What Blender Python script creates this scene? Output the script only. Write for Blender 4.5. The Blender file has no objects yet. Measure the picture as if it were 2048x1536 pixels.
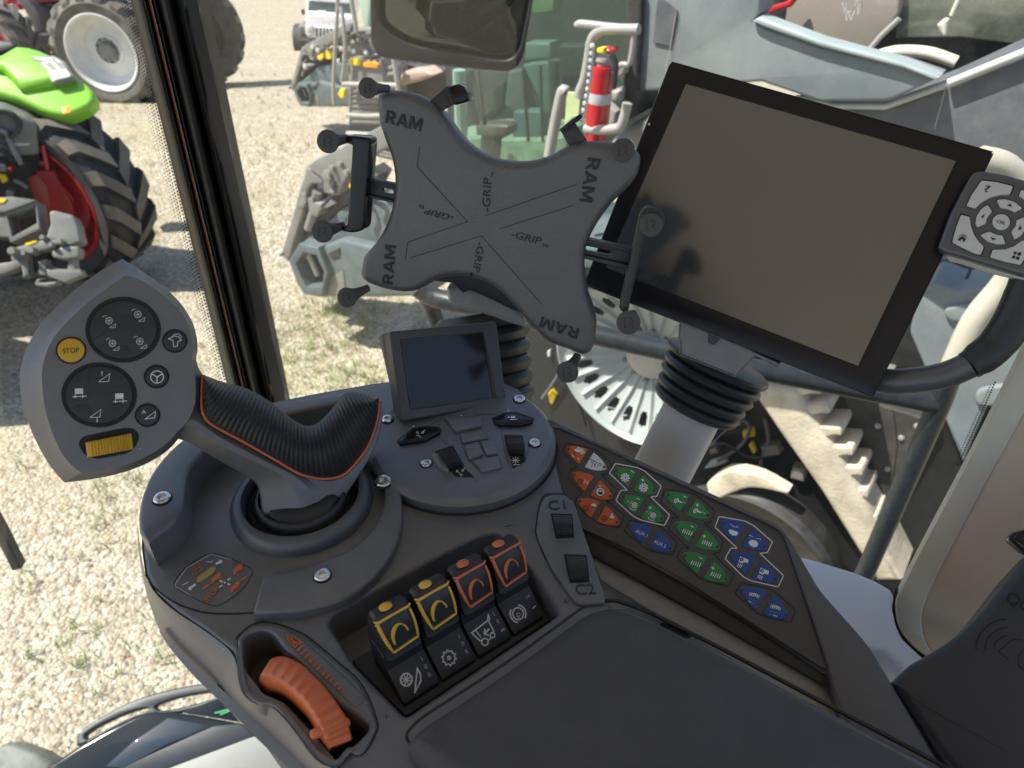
import bpy, math, random
from mathutils import Vector, Matrix
from mathutils.geometry import tessellate_polygon
random.seed(7)
C = bpy.context.scene
COL = C.collection

# ------------------------------------------------------------------ camera, world, sun, exposure
PITCH = math.radians(36.7)
EYE = Vector((0, 0, 3.2))
FPX = 1539.0                                   # focal length in photo pixels (2048 wide)
cam = bpy.data.cameras.new('camera'); camo = bpy.data.objects.new('camera', cam); COL.objects.link(camo)
camo.location = EYE; camo.rotation_euler = (math.radians(90) - PITCH, 0, 0)
cam.sensor_width = 36; cam.lens = 36 * FPX / 2048; cam.clip_start = 0.02; cam.clip_end = 2000
cam.dof.use_dof = True; cam.dof.focus_distance = 0.66; cam.dof.aperture_fstop = 11
C.camera = camo
SUN_EL = math.radians(58); SUN_AZ = math.radians(-98)   # azimuth measured from +Y towards +X
w = bpy.data.worlds.new('World'); C.world = w; w.use_nodes = True
nt = w.node_tree; bg = nt.nodes['Background']
sky = nt.nodes.new('ShaderNodeTexSky'); sky.sky_type = 'NISHITA'; sky.sun_disc = False
sky.sun_elevation = SUN_EL; sky.sun_rotation = SUN_AZ; sky.air_density = 1.0; sky.dust_density = 1.5; sky.ozone_density = 1.0
nt.links.new(sky.outputs[0], bg.inputs[0]); bg.inputs[1].default_value = 0.105
sl = bpy.data.lights.new('sun', 'SUN'); sl.energy = 4.6; sl.angle = math.radians(0.5); sl.color = (1, 0.95, 0.86)
so = bpy.data.objects.new('sun', sl); COL.objects.link(so)
SUNV = Vector((math.sin(SUN_AZ) * math.cos(SUN_EL), math.cos(SUN_AZ) * math.cos(SUN_EL), math.sin(SUN_EL)))
so.rotation_euler = (-SUNV).to_track_quat('-Z', 'Y').to_euler(); so.location = (0, 0, 30)
vs = C.view_settings; C.display_settings.display_device = 'sRGB'
vs.view_transform = 'Standard'; vs.look = 'None'; vs.gamma = 1; vs.use_curve_mapping = False; vs.exposure = 1.0
C.render.engine = 'CYCLES'; C.cycles.use_denoising = True
C.cycles.max_bounces = 10; C.cycles.transparent_max_bounces = 16; C.cycles.diffuse_bounces = 5
C.cycles.sample_clamp_indirect = 6; C.cycles.caustics_reflective = False; C.cycles.caustics_refractive = False

# ------------------------------------------------------------------ rays and planes
_R = Vector((1, 0, 0)); _F = Vector((0, math.cos(PITCH), -math.sin(PITCH))); _U = Vector((0, math.sin(PITCH), math.cos(PITCH)))
def ray(x, y): return (x - 1024) / FPX * _R - (y - 768) / FPX * _U + _F
def at(x, y, t): return EYE + ray(x, y) * t
def at_z(x, y, z): d = ray(x, y); return EYE + d * ((z - EYE.z) / d.z)
def at_y(x, y, Y): d = ray(x, y); return EYE + d * (Y / d.y)
class Pl:                                      # a plane in the world, with its own axes
    def __init__(s, o, n):
        s.o = Vector(o); s.n = Vector(n).normalized()
        u = Vector((0, 0, 1)).cross(s.n)
        s.u = u.normalized() if u.length > 1e-3 else Vector((1, 0, 0)); s.v = s.n.cross(s.u)
    def hit(s, p, h=0):
        d = ray(*p); return EYE + d * ((s.o + s.n * h - EYE).dot(s.n) / d.dot(s.n))
    def loc(s, p, h=0):
        q = s.hit(p, h) - s.o; return (q.dot(s.u), q.dot(s.v))
    def w(s, a, b, h=0): return s.o + s.u * a + s.v * b + s.n * h
    def px(s, p, h=0): return s.hit((p[0] + 1, p[1]), h).__sub__(s.hit(p, h)).length     # metres per photo pixel, along x
    def up(s, h): return Pl(s.o + s.n * h, s.n)
def yplane(Y): return Pl((0, Y, 3.2), (0, -1, 0))
def Z(x0, y0, sc, pts): return [(x0 + a / sc, y0 + b / sc) for a, b in pts]
def rnd(pts, r, n=4):                          # polygon with rounded corners
    out = []; N = len(pts)
    for i in range(N):
        p0, p, p1 = Vector(pts[i - 1]), Vector(pts[i]), Vector(pts[(i + 1) % N])
        a = p0 - p; b = p1 - p; rr = r[i] if isinstance(r, (list, tuple)) else r
        q = min(rr, a.length * .45, b.length * .45)
        A = p + a.normalized() * q; B = p + b.normalized() * q
        for k in range(n + 1):
            t = k / n; out.append(tuple(A * (1 - t) ** 2 + p * 2 * t * (1 - t) + B * t * t))
    return out
def cr(pts, k=5, closed=True):                 # smooth curve through the points
    out = []; N = len(pts); D = len(pts[0])
    for i in range(N if closed else N - 1):
        g = (lambda j: pts[j % N]) if closed else (lambda j: pts[max(0, min(N - 1, j))])
        P = [Vector(g(i + j)) for j in (-1, 0, 1, 2)]
        for s in range(k):
            t = s / k
            out.append(tuple(0.5 * (2 * P[1] + (P[2] - P[0]) * t + (2 * P[0] - 5 * P[1] + 4 * P[2] - P[3]) * t * t + (3 * P[1] - P[0] - 3 * P[2] + P[3]) * t ** 3)))
    if not closed: out.append(tuple(pts[-1]))
    return out
def resamp(pts, n):                            # n points evenly spaced along a polyline
    P = [Vector(p) for p in pts]; L = [0]
    for a, b in zip(P, P[1:]): L.append(L[-1] + (b - a).length)
    out = []; j = 0
    for i in range(n):
        s = L[-1] * i / (n - 1)
        while j < len(L) - 2 and L[j + 1] < s: j += 1
        f = (s - L[j]) / max(1e-9, L[j + 1] - L[j]); out.append(tuple(P[j].lerp(P[j + 1], f)))
    return out
def ell(c, rx, ry=None, n=32, a0=0, a1=360):
    ry = ry or rx; full = abs(a1 - a0) >= 360
    m = n if full else n + 1
    return [(c[0] + rx * math.cos(math.radians(a0 + (a1 - a0) * i / n)), c[1] + ry * math.sin(math.radians(a0 + (a1 - a0) * i / n))) for i in range(m)]
def box4(x0, y0, x1, y1): return [(x0, y0), (x1, y0), (x1, y1), (x0, y1)]
def area(P): return sum(P[i - 1][0] * P[i][1] - P[i][0] * P[i - 1][1] for i in range(len(P))) / 2
def inset(P, d):                               # move every side of a CCW loop inward
    out = []; N = len(P)
    for i in range(N):
        a = Vector(P[i]) - Vector(P[i - 1]); b = Vector(P[(i + 1) % N]) - Vector(P[i])
        if a.length < 1e-9 or b.length < 1e-9: out.append(P[i]); continue
        na = Vector((-a.y, a.x)).normalized(); nb = Vector((-b.y, b.x)).normalized()
        m = na + nb; k = m.length
        if k < .3: m = na; q = 1
        else: m = m / k; q = min(2.0, 1 / max(.35, m.dot(na)))
        out.append((P[i][0] + m.x * d * q, P[i][1] + m.y * d * q))
    return out

# ------------------------------------------------------------------ mesh building
_TX = {}
def glyphs(s, bold=0):
    key_ = s; s_ = s; s = (s, bold)
    if s not in _TX:
        cu = bpy.data.curves.new('t', 'FONT'); cu.body = s_; cu.resolution_u = 3; cu.offset = bold; cu.extrude = 0.05
        o = bpy.data.objects.new('t', cu); COL.objects.link(o)
        me = bpy.data.meshes.new_from_object(o.evaluated_get(bpy.context.evaluated_depsgraph_get()))
        V = [tuple(v.co) for v in me.vertices]; Fc = [tuple(p.vertices) for p in me.polygons]
        bpy.data.objects.remove(o); bpy.data.curves.remove(cu); bpy.data.meshes.remove(me)
        _TX[s] = (V, Fc, min(v[0] for v in V), max(v[0] for v in V))
    return _TX[s]
class M:
    def __init__(s): s.v = []; s.f = []; s.m = []
    def add(s, vs, fs, mi=0):
        b = len(s.v); s.v += [Vector(v) for v in vs]
        for f in fs: s.f.append([b + i for i in f]); s.m.append(mi)
        return s
    def slab(s, pl, loops, h0, h1, b=0, k=3, mi=0, back=True, tap=0, local=False, dome=0):
        """an outline (holes after it) given in photo pixels, laid on a plane as a solid from h0 to h1 with a rounded top edge"""
        if not isinstance(loops[0][0], (tuple, list)): loops = [loops]
        rings = []
        for j, L in enumerate(loops):
            P = [tuple(p) for p in L] if local else [pl.loc(p, h1) for p in L]
            P = [p for i, p in enumerate(P) if (Vector(p) - Vector(P[i - 1])).length > 1e-7]
            if (area(P) > 0) != (j == 0): P.reverse()
            R = []
            if back: R.append((inset(P, -tap) if tap else P, h0))
            if b > 0:
                for q in range(k + 1):
                    an = math.pi / 2 * q / k
                    R.append((inset(P, b * (1 - math.cos(an))), h1 - b * (1 - math.sin(an))))
            else: R.append((P, h1))
            rings.append(R)
        base = len(s.v); top = []; bot = []
        for R in rings:
            n = len(R[0][0]); st = len(s.v)
            for P, h in R: s.v += [pl.w(a, c, h) for a, c in P]
            for r in range(len(R) - 1):
                for i in range(n):
                    j = (i + 1) % n
                    s.f.append([st + r * n + i, st + r * n + j, st + (r + 1) * n + j, st + (r + 1) * n + i]); s.m.append(mi)
            top.append([st + (len(R) - 1) * n + i for i in range(n)]); bot.append([st + i for i in range(n)])
        for idx, fl in ((top, 0),) + (((bot, 1),) if back else ()):
            flat = [i for l in idx for i in l]
            P3 = [[Vector(((s.v[i] - pl.o).dot(pl.u), (s.v[i] - pl.o).dot(pl.v), 0)) for i in l] for l in idx]
            for t in tessellate_polygon(P3):
                a, c, d = (flat[i] for i in t)
                nn = (s.v[c] - s.v[a]).cross(s.v[d] - s.v[a]).dot(pl.n)
                if abs(nn) < 1e-14: continue
                if (nn > 0) == (fl == 1): a, d = d, a
                s.f.append([a, c, d]); s.m.append(mi)
        return s
    def flat(s, pl, loops, h, mi=0): return s.slab(pl, loops, h, h, 0, mi=mi, back=False)
    def rib(s, pl, pts, wd, h, mi=0, closed=False, th=0):   # a line of the given width (photo pixels) drawn on a plane
        P = [Vector(p) for p in pts]; N = len(P); L = []; Rr = []
        for i in range(N):
            a = P[i] - P[i - 1] if (i or closed) else P[1] - P[0]
            c = P[(i + 1) % N] - P[i] if (i < N - 1 or closed) else P[-1] - P[-2]
            if a.length < 1e-9: a = c
            if c.length < 1e-9: c = a
            d = a.normalized() + c.normalized()
            if d.length < .2: d = a.normalized()
            d.normalize(); nn = Vector((-d.y, d.x)); q = min(1.8, 1 / max(.5, nn.dot(Vector((-a.y, a.x)).normalized())))
            L.append(P[i] + nn * wd / 2 * q); Rr.append(P[i] - nn * wd / 2 * q)
        vs = [pl.hit(p, h) for p in L] + [pl.hit(p, h) for p in Rr]; fs = []
        for i in range(N if closed else N - 1):
            j = (i + 1) % N; fs.append([i, j, N + j, N + i])
        return s.add(vs, fs, mi)
    def tube(s, pts, r, n=10, closed=False, mi=0, caps=True, sm=0):
        if sm: pts = cr([tuple(p) for p in pts], sm, closed)
        P = [Vector(p) for p in pts]; N = len(P); rr = r if isinstance(r, (list, tuple)) else [r] * N
        if len(rr) != N: rr = [rr[min(len(rr) - 1, int(i / max(1, N - 1) * (len(rr) - 1) + .5))] for i in range(N)]
        ref = None; base = len(s.v)
        for i in range(N):
            d = (P[(i + 1) % N] - P[i - 1]) if (closed or 0 < i < N - 1) else (P[1] - P[0] if i == 0 else P[-1] - P[-2])
            d.normalize()
            if ref is None: ref = d.orthogonal()
            ref = (ref - d * ref.dot(d)).normalized(); o2 = d.cross(ref)
            for k in range(n):
                a = 2 * math.pi * k / n; s.v.append(P[i] + (ref * math.cos(a) + o2 * math.sin(a)) * rr[i])
        for i in range(N if closed else N - 1):
            for k in range(n):
                j = (i + 1) % N; q = (k + 1) % n
                s.f.append([base + i * n + k, base + i * n + q, base + j * n + q, base + j * n + k]); s.m.append(mi)
        if caps and not closed:
            s.f.append([base + k for k in range(n)][::-1]); s.m.append(mi)
            s.f.append([base + (N - 1) * n + k for k in range(n)]); s.m.append(mi)
        return s
    def lathe(s, prof, o, ax, n=32, mi=0, a0=0, a1=360, sx=1):  # profile of (radius, height) turned about an axis
        o = Vector(o); ax = Vector(ax).normalized(); e = Vector((0, 0, 1)) if abs(ax.z) < .9 else Vector((0, 1, 0))
        e = (e - ax * e.dot(ax)).normalized(); g = ax.cross(e); full = a1 - a0 >= 360; m = n if full else n + 1
        base = len(s.v)
        for r, h in prof:
            for k in range(m):
                a = math.radians(a0 + (a1 - a0) * k / n); s.v.append(o + ax * h + (e * math.cos(a) + g * math.sin(a)) * r)
        for i in range(len(prof) - 1):
            for k in range(n):
                q = (k + 1) % m; s.f.append([base + i * m + k, base + i * m + q, base + (i + 1) * m + q, base + (i + 1) * m + k]); s.m.append(mi)
        return s
    def grid(s, rows, mi=0, close=False):
        n = len(rows[0]); b = len(s.v)
        for r in rows: s.v += [Vector(p) for p in r]
        for i in range(len(rows) - 1):
            for k in range(n if close else n - 1):
                q = (k + 1) % n; s.f.append([b + i * n + k, b + i * n + q, b + (i + 1) * n + q, b + (i + 1) * n + k]); s.m.append(mi)
        return s
    def box(s, c, x, y, z, mi=0):              # centre and three half-axis vectors
        c = Vector(c); x = Vector(x); y = Vector(y); z = Vector(z)
        vs = [c + x * i + y * j + z * k for i in (-1, 1) for j in (-1, 1) for k in (-1, 1)]
        return s.add(vs, [[0, 1, 3, 2], [4, 6, 7, 5], [0, 4, 5, 1], [2, 3, 7, 6], [0, 2, 6, 4], [1, 5, 7, 3]], mi)
    def txt(s, pl, st, p0, p1, pu, h, th=.0002, mi=0, bold=0):    # words from pixel p0 to p1 along the baseline, cap height up to pu
        V, Fc, x0, x1 = glyphs(st, bold); o = pl.hit(p0, h); U = pl.hit(p1, h) - o; W = pl.hit(pu, h) - o; k = 1 / (x1 - x0)
        return s.add([o + U * (x - x0) * k + W * y / .7 + pl.n * (z / .05 * th) for x, y, z in V], Fc, mi)
    def ram(s, pl, p0, p1, pu, h, th):          # bold block letters R A M
        o = pl.hit(p0, h); U = pl.hit(p1, h) - o; W = pl.hit(pu, h) - o
        q = Pl(o, pl.n); f = lambda L: [((U * x + W * y).dot(q.u), (U * x + W * y).dot(q.v)) for x, y in L]
        for L in ([[(0, 0), (.075, 0), (.075, .36), (.12, .36), (.19, 0), (.275, 0), (.19, .40), (.245, .50), (.255, .72), (.225, .92), (.16, 1), (0, 1)], [(.075, .55), (.14, .55), (.17, .62), (.17, .74), (.14, .81), (.075, .81)]],
                  [[(.295, 0), (.375, 0), (.395, .2), (.515, .2), (.535, 0), (.62, 0), (.50, 1), (.41, 1)], [(.418, .38), (.492, .38), (.455, .74)]],
                  [[(.645, 0), (.715, 0), (.715, .68), (.79, .10), (.855, .10), (.93, .68), (.93, 0), (1, 0), (1, 1), (.895, 1), (.822, .42), (.75, 1), (.645, 1)]]): s.slab(q, [f(l) for l in L], -.001, th, b=th * .4, k=2, local=True)
        return s
    def build(s, name, mats, parent=None, sharp=38, **tags):
        if not isinstance(mats, (list, tuple)): mats = [mats]
        me = bpy.data.meshes.new(name); c = sum(s.v, Vector()) / len(s.v)
        lo = Vector((min(v.x for v in s.v), min(v.y for v in s.v), min(v.z for v in s.v))); hi = Vector((max(v.x for v in s.v), max(v.y for v in s.v), max(v.z for v in s.v)))
        c = (lo + hi) / 2
        if parent is None: c.z = lo.z
        me.from_pydata([v - c for v in s.v], [], s.f)
        for m in mats: me.materials.append(m)
        me.polygons.foreach_set('material_index', s.m)
        me.polygons.foreach_set('use_smooth', [True] * len(s.f))
        me.update()
        me.set_sharp_from_angle(angle=math.radians(sharp))
        o = bpy.data.objects.new(name, me); COL.objects.link(o)
        if parent is not None:
            o.parent = parent; p = parent; off = Vector()
            while p is not None: off += p.location; p = p.parent
            o.location = c - off
        else: o.location = c
        for k, v in tags.items(): o[{'cat': 'category'}.get(k, k)] = v
        return o
def thing(name, label, cat, loc, group=None):
    o = bpy.data.objects.new(name, None); COL.objects.link(o); o.location = loc; o.empty_display_size = .05
    o['label'] = label; o['category'] = cat
    if group: o['group'] = group
    return o

# ------------------------------------------------------------------ materials
def mat(name, col, rough=.5, metal=0, spec=.5, bump=None, var=.08, vscale=6, coat=0, dirt=None, specks=0, even=False):
    m = bpy.data.materials.new(name); m.use_nodes = True; t = m.node_tree; b = t.nodes['Principled BSDF']
    b.inputs['Roughness'].default_value = rough; b.inputs['Metallic'].default_value = metal
    b.inputs['Specular IOR Level'].default_value = spec; b.inputs['Coat Weight'].default_value = coat; b.inputs['Coat Roughness'].default_value = .05
    tc = t.nodes.new('ShaderNodeTexCoord')
    n = t.nodes.new('ShaderNodeTexNoise'); n.inputs['Scale'].default_value = vscale; n.inputs['Detail'].default_value = 5
    t.links.new(tc.outputs['Object'], n.inputs['Vector'])
    r = t.nodes.new('ShaderNodeValToRGB'); r.color_ramp.elements[0].position = .3; r.color_ramp.elements[1].position = .7
    r.color_ramp.elements[0].color = (*[c * (1 - var) for c in col], 1); r.color_ramp.elements[1].color = (*[min(1, c * (1 + var)) for c in col], 1)
    t.links.new(n.outputs['Fac'], r.inputs[0]); out = r.outputs[0]
    if dirt:                                   # pale dust lying in blotches and specks: (colour, amount, scale)
        d = t.nodes.new('ShaderNodeTexNoise'); d.inputs['Scale'].default_value = dirt[2]; d.inputs['Detail'].default_value = 8; d.inputs['Roughness'].default_value = .75
        t.links.new(tc.outputs['Object'], d.inputs['Vector'])
        q = t.nodes.new('ShaderNodeMapRange'); q.inputs[1].default_value = .42; q.inputs[2].default_value = .75; q.inputs[4].default_value = dirt[1]
        t.links.new(d.outputs['Fac'], q.inputs[0])
        x = t.nodes.new('ShaderNodeMix'); x.data_type = 'RGBA'; x.inputs[7].default_value = (*dirt[0], 1)
        t.links.new(q.outputs[0], x.inputs[0]); t.links.new(out, x.inputs[6]); out = x.outputs[2]
    if specks:                                 # single pale dust grains
        v = t.nodes.new('ShaderNodeTexVoronoi'); v.inputs['Scale'].default_value = 130; t.links.new(tc.outputs['Object'], v.inputs['Vector'])
        sp = t.nodes.new('ShaderNodeSeparateColor'); t.links.new(v.outputs['Color'], sp.inputs[0])
        g1 = t.nodes.new('ShaderNodeMath'); g1.operation = 'GREATER_THAN'; g1.inputs[1].default_value = .965; t.links.new(sp.outputs[0], g1.inputs[0])
        g2 = t.nodes.new('ShaderNodeMath'); g2.operation = 'LESS_THAN'; g2.inputs[1].default_value = .085; t.links.new(v.outputs['Distance'], g2.inputs[0])
        g3 = t.nodes.new('ShaderNodeMath'); g3.operation = 'MULTIPLY'; t.links.new(g1.outputs[0], g3.inputs[0]); t.links.new(g2.outputs[0], g3.inputs[1])
        g4 = t.nodes.new('ShaderNodeMath'); g4.operation = 'MULTIPLY'; g4.inputs[1].default_value = specks; t.links.new(g3.outputs[0], g4.inputs[0])
        x = t.nodes.new('ShaderNodeMix'); x.data_type = 'RGBA'; x.inputs[7].default_value = (.5, .48, .44, 1)
        t.links.new(g4.outputs[0], x.inputs[0]); t.links.new(out, x.inputs[6]); out = x.outputs[2]
    t.links.new(out, b.inputs['Base Color'])
    if even: return m
    rn = t.nodes.new('ShaderNodeMapRange'); rn.inputs[3].default_value = max(0, rough - .05); rn.inputs[4].default_value = min(1, rough + .07)
    t.links.new(n.outputs['Fac'], rn.inputs[0]); t.links.new(rn.outputs[0], b.inputs['Roughness'])
    if bump:
        g = t.nodes.new('ShaderNodeTexNoise'); g.inputs['Scale'].default_value = bump[0]; g.inputs['Detail'].default_value = 3
        t.links.new(tc.outputs['Object'], g.inputs['Vector'])
        bp = t.nodes.new('ShaderNodeBump'); bp.inputs['Strength'].default_value = bump[1]; bp.inputs['Distance'].default_value = bump[2] if len(bump) > 2 else .0004
        t.links.new(g.outputs['Fac'], bp.inputs['Height']); t.links.new(bp.outputs[0], b.inputs['Normal'])
    return m
GR = (900, .35, .0003)
m_deck = mat('grey_plastic', (.112, .112, .117), .40, spec=1.0, bump=GR, dirt=((.3, .28, .25), .16, 45), specks=.5)
m_deck2 = mat('warm_grey_plastic', (.112, .109, .110), .40, spec=1.0, bump=GR, dirt=((.3, .28, .25), .14, 45), specks=.5)
m_dark = mat('black_plastic', (.024, .025, .027), .45, bump=GR, dirt=((.2, .19, .18), .08, 40))
m_recess = mat('recess_plastic', (.036, .037, .04), .6, bump=GR)
m_shell = mat('light_grey_shell', (.22, .215, .21), .5, bump=GR)
m_gap = mat('seam_gap', (.012, .012, .013), .7)
m_knob = mat('knob_rubber', (.062, .06, .062), .6, bump=(500, .2, .0003))
m_boot = mat('grey_rubber', (.07, .073, .08), .42, spec=.9, bump=(500, .2, .0003))
m_rub = mat('black_rubber', (.024, .025, .028), .42, bump=(500, .2, .0003))
m_pad = mat('armrest_vinyl', (.068, .062, .064), .68, bump=(1400, .7, .0006), var=.14, vscale=14, dirt=((.2, .19, .18), .07, 60), specks=.35)
m_disp = mat('display_housing', (.062, .062, .066), .45, bump=GR)
m_plate = mat('grained_black_plastic', (.074, .074, .080), .42, spec=1.0, bump=(1100, .8, .0005), dirt=((.3, .28, .26), .05, 40))
m_emb = mat('embossed_mark', (.02, .02, .021), .6)
m_gloss = mat('gloss_black_plastic', (.010, .010, .012), .10, spec=.35, var=.05)
m_orange = mat('orange_plastic', (.62, .135, .04), .42, bump=(900, .15, .0002))
m_orline = mat('orange_line', (.62, .15, .06), .5)
m_yel = mat('yellow_plastic', (.72, .42, .05), .4)
m_amber = mat('amber_button', (.62, .36, .02), .38)
m_white = mat('white_print', (.72, .72, .72), .5)
m_black = mat('switch_black', (.020, .0205, .022), .42, bump=GR)
m_grey = mat('grey_print', (.72, .72, .72), .5)
m_chrome = mat('bright_screw_steel', (.72, .7, .68), .22, metal=1, bump=(700, .3, .0002))
m_screen = mat('matte_screen', (.022, .024, .029), .14, spec=.5, var=0, even=True); m_screen.node_tree.nodes['Principled BSDF'].inputs['IOR'].default_value = 2.7
m_screen2 = mat('dark_lcd', (.02, .021, .019), .12, spec=.6, var=.05)
m_bezel = mat('matte_bezel', (.008, .0075, .011), .25, spec=.4, var=0, even=True)
m_lgrey = mat('front_panel_grey', (.20, .205, .20), .45, bump=GR)
m_rail2 = mat('grey_rail_plastic', (.32, .31, .295), .42, bump=GR)
m_silver = mat('silver_grey_plastic', (.36, .35, .34), .38, bump=GR)
m_warm = mat('warm_grey_post', (.60, .585, .565), .42, bump=GR)
m_key = mat('silver_key', (.55, .55, .54), .35)
m_keybody = mat('keypad_body', (.07, .072, .08), .40, spec=.9, bump=GR)
m_overlay = mat('membrane_overlay', (.075, .068, .064), .45, bump=(1500, .3, .0002))
m_line = mat('membrane_dark_line', (.015, .014, .014), .5)
m_kor = mat('key_orange', (.62, .11, .03), .42, var=.04); m_kgr = mat('key_green', (.03, .22, .06), .42, var=.04)
m_kbl = mat('key_blue', (.02, .075, .30), .42, var=.04); m_kwh = mat('key_white', (.68, .67, .66), .42, var=.04)
m_dot = mat('indicator_window', (.06, .04, .03), .3)
m_sill = mat('sill_plastic', (.80, .83, .88), .3, bump=GR)
m_cream = mat('cream_trim', (.64, .60, .50), .55, bump=(500, .3, .0004))
m_tan = mat('tan_vinyl', (.60, .49, .39), .6, bump=(600, .9, .0006))
m_case = mat('black_case', (.034, .036, .046), .42, bump=(700, .3, .0003))
# ================================================================== the cab: control console
Zn = Vector((0, 0, 1))
D = Pl((0, 0, 2.75), (0, 0, 1))                # the top of the console
Zc = lambda p: Z(0, 936, 2.56, p)              # zoom frames in which outlines were measured
Zr = lambda p: Z(600, 936, 2.56, p)
con = thing('control_console', 'dark grey armrest console with joystick collar, rocker switches and orange thumb wheel', 'control console', D.hit((750, 1150), -.12))
outline = cr([(283, 1040), (284, 1010), (290, 985), (305, 950), (330, 915), (370, 878), (430, 842), (520, 812), (620, 790), (700, 776), (770, 765), (900, 758), (1010, 768), (1062, 800), (1093, 845)], 3, False) + \
    [(1102, 880), (1125, 975), (1150, 1040), (1178, 1095), (1195, 1150), (1212, 1200), (1300, 1300), (1300, 1500), (1000, 1750), (760, 1700), (664, 1536), (609, 1471), (558, 1416), (515, 1397), (480, 1350), (465, 1303), (410, 1260), (352, 1221), (312, 1186), (291, 1149), (284, 1100)]
recess = rnd(Zr([(150, 800), (165, 745), (900, 350), (1010, 322), (1095, 375), (1180, 520), (1325, 745), (540, 1272), (262, 985)]), [22, 22, 30, 30, 22, 20, 10, 10, 14], 5)
podhole = cr(Z(440, 1230, 5.02, [(235, 240), (330, 165), (440, 150), (530, 185), (650, 335), (760, 425), (1000, 680), (1200, 890), (1450, 1060), (1490, 1140), (1420, 1230), (1290, 1350), (1170, 1460), (1010, 1400), (850, 1190), (700, 1000), (540, 855), (400, 840), (280, 740), (235, 520)]), 3)
M().slab(D, outline, -.13, -.032).build('console_body', m_deck, con)
dk = M().slab(D, [outline, recess, podhole], -.032, 0, b=.004, k=3)
dk.build('deck_cover', m_deck2, con)
# flared outer side and its pale lower lip
T_ = [(276, 1055), (281, 1100), (291, 1150), (312, 1188), (352, 1224), (410, 1262), (464, 1306), (480, 1352), (517, 1399), (560, 1420), (611, 1475), (666, 1540), (740, 1640)]
L_ = [(275, 1058), (277, 1100), (285, 1150), (300, 1210), (330, 1282), (388, 1348), (432, 1391), (486, 1442), (520, 1478), (555, 1510), (600, 1552), (650, 1600), (720, 1690)]
T2 = resamp(cr(T_, 4, False), 44); L2 = resamp(cr(L_, 4, False), 44)
rows = []
for f, h in ((-.03, -.006), (0, -.001), (.12, -.003), (.45, -.016), (.9, -.036), (1, -.042), (1.0, -.06), (.8, -.12)):
    rows.append([D.hit((a[0] + (b[0] - a[0]) * f, a[1] + (b[1] - a[1]) * f), h) for a, b in zip(T2, L2)])
M().grid(rows).build('side_shell', m_deck, con, sharp=50)
U_ = resamp(cr([(322, 1262), (350, 1290), (398, 1337), (445, 1380), (500, 1427), (560, 1480), (622, 1536), (690, 1600), (760, 1680)], 4, False), 40)
V_ = resamp(cr([(318, 1262), (340, 1296), (386, 1350), (430, 1393), (484, 1446), (520, 1483), (560, 1520), (610, 1568), (680, 1650)], 4, False), 40)
M().grid([[D.hit(p, -.03) for p in U_], [D.hit(p, -.027) for p in U_], [D.hit(p, -.030) for p in V_], [D.hit(p, -.034) for p in V_]]).build('edge_strip', m_shell, con, sharp=50)
# crest behind the joystick and the raised collar round it
crest = cr([(277, 1060), (276, 1035), (279, 1008), (287, 980), (303, 945), (330, 910), (372, 872), (430, 840), (500, 816), (570, 803), (640, 792), (700, 783)], 3, False) + cr([(700, 800), (640, 812), (560, 830), (500, 848), (450, 872), (415, 897), (385, 927), (371, 960), (366, 1016)], 3, False) + [(340, 1050), (306, 1073), (297, 1086)]
M().slab(D, crest, -.002, .026, b=.0035, k=3).build('crest', m_deck, con)
collar = [(505, 1225), (516, 1180), (524, 1153), (540, 1144), (575, 1141)] + cr([(620, 1128), (700, 1096), (748, 1050), (768, 1000), (764, 955), (735, 925), (690, 905)], 4, False) + cr([(745, 880), (785, 930), (802, 985), (803, 1040), (786, 1100), (742, 1160), (680, 1200), (600, 1221)], 4, False)
M().slab(D, collar, 0, .009, b=.003, k=3).build('collar', m_deck2, con)
M().rib(D, cr(Zc([(745, 545), (790, 610), (880, 680), (980, 722), (1100, 745), (1290, 742), (1350, 728)]), 4, False), 3.2, .0004).build('floor_seam', m_gap, con)
# seams
M().rib(D, cr(Z(440, 1230, 5.02, [(168, 250), (175, 215), (290, 115), (400, 70), (470, 72), (620, 100), (830, 185), (950, 270), (1200, 480), (1385, 645), (1500, 840), (1575, 1060), (1580, 1140), (1500, 1310), (1420, 1400), (1330, 1400)]), 5, False), 2.6, .0006).build('pod_seam', m_gap, con)
# screws
def screw(p, pl, rpx, par):
    q = pl.px(p, 0); r = rpx * q; o = pl.hit(p)
    a = M().lathe([(r * 1.16, 0), (r * 1.16, .0004), (r * 1.0, .0005)], o, pl.n, 24)
    s = M(); rot = random.random() * 60
    s.lathe([(r, 0), (r, r * .28), (r * .88, r * .42), (r * .62, r * .46)], o, pl.n, 24)
    hexr = [(r * .62 if k % 2 == 0 else r * .44) for k in range(12)]
    oo = Pl(o, pl.n); ring = [(hexr[k] * math.cos(math.radians(30 * k + rot)), hexr[k] * math.sin(math.radians(30 * k + rot))) for k in range(12)]
    s.slab(oo, [[(r * .63 * math.cos(math.radians(15 * k)), r * .63 * math.sin(math.radians(15 * k))) for k in range(24)], ring], -.001, r * .46, local=True)
    s.slab(oo, [ring], -.002, r * .1, local=True)
    ob = s.build('screw', m_chrome, par)
    a.build('screw_gap', m_gap, ob)
screw((325, 998), D.up(.026), 17, con)
for p in ((645, 1152), (767, 965)): screw(p, D.up(.009), 16.5, con)
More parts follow.
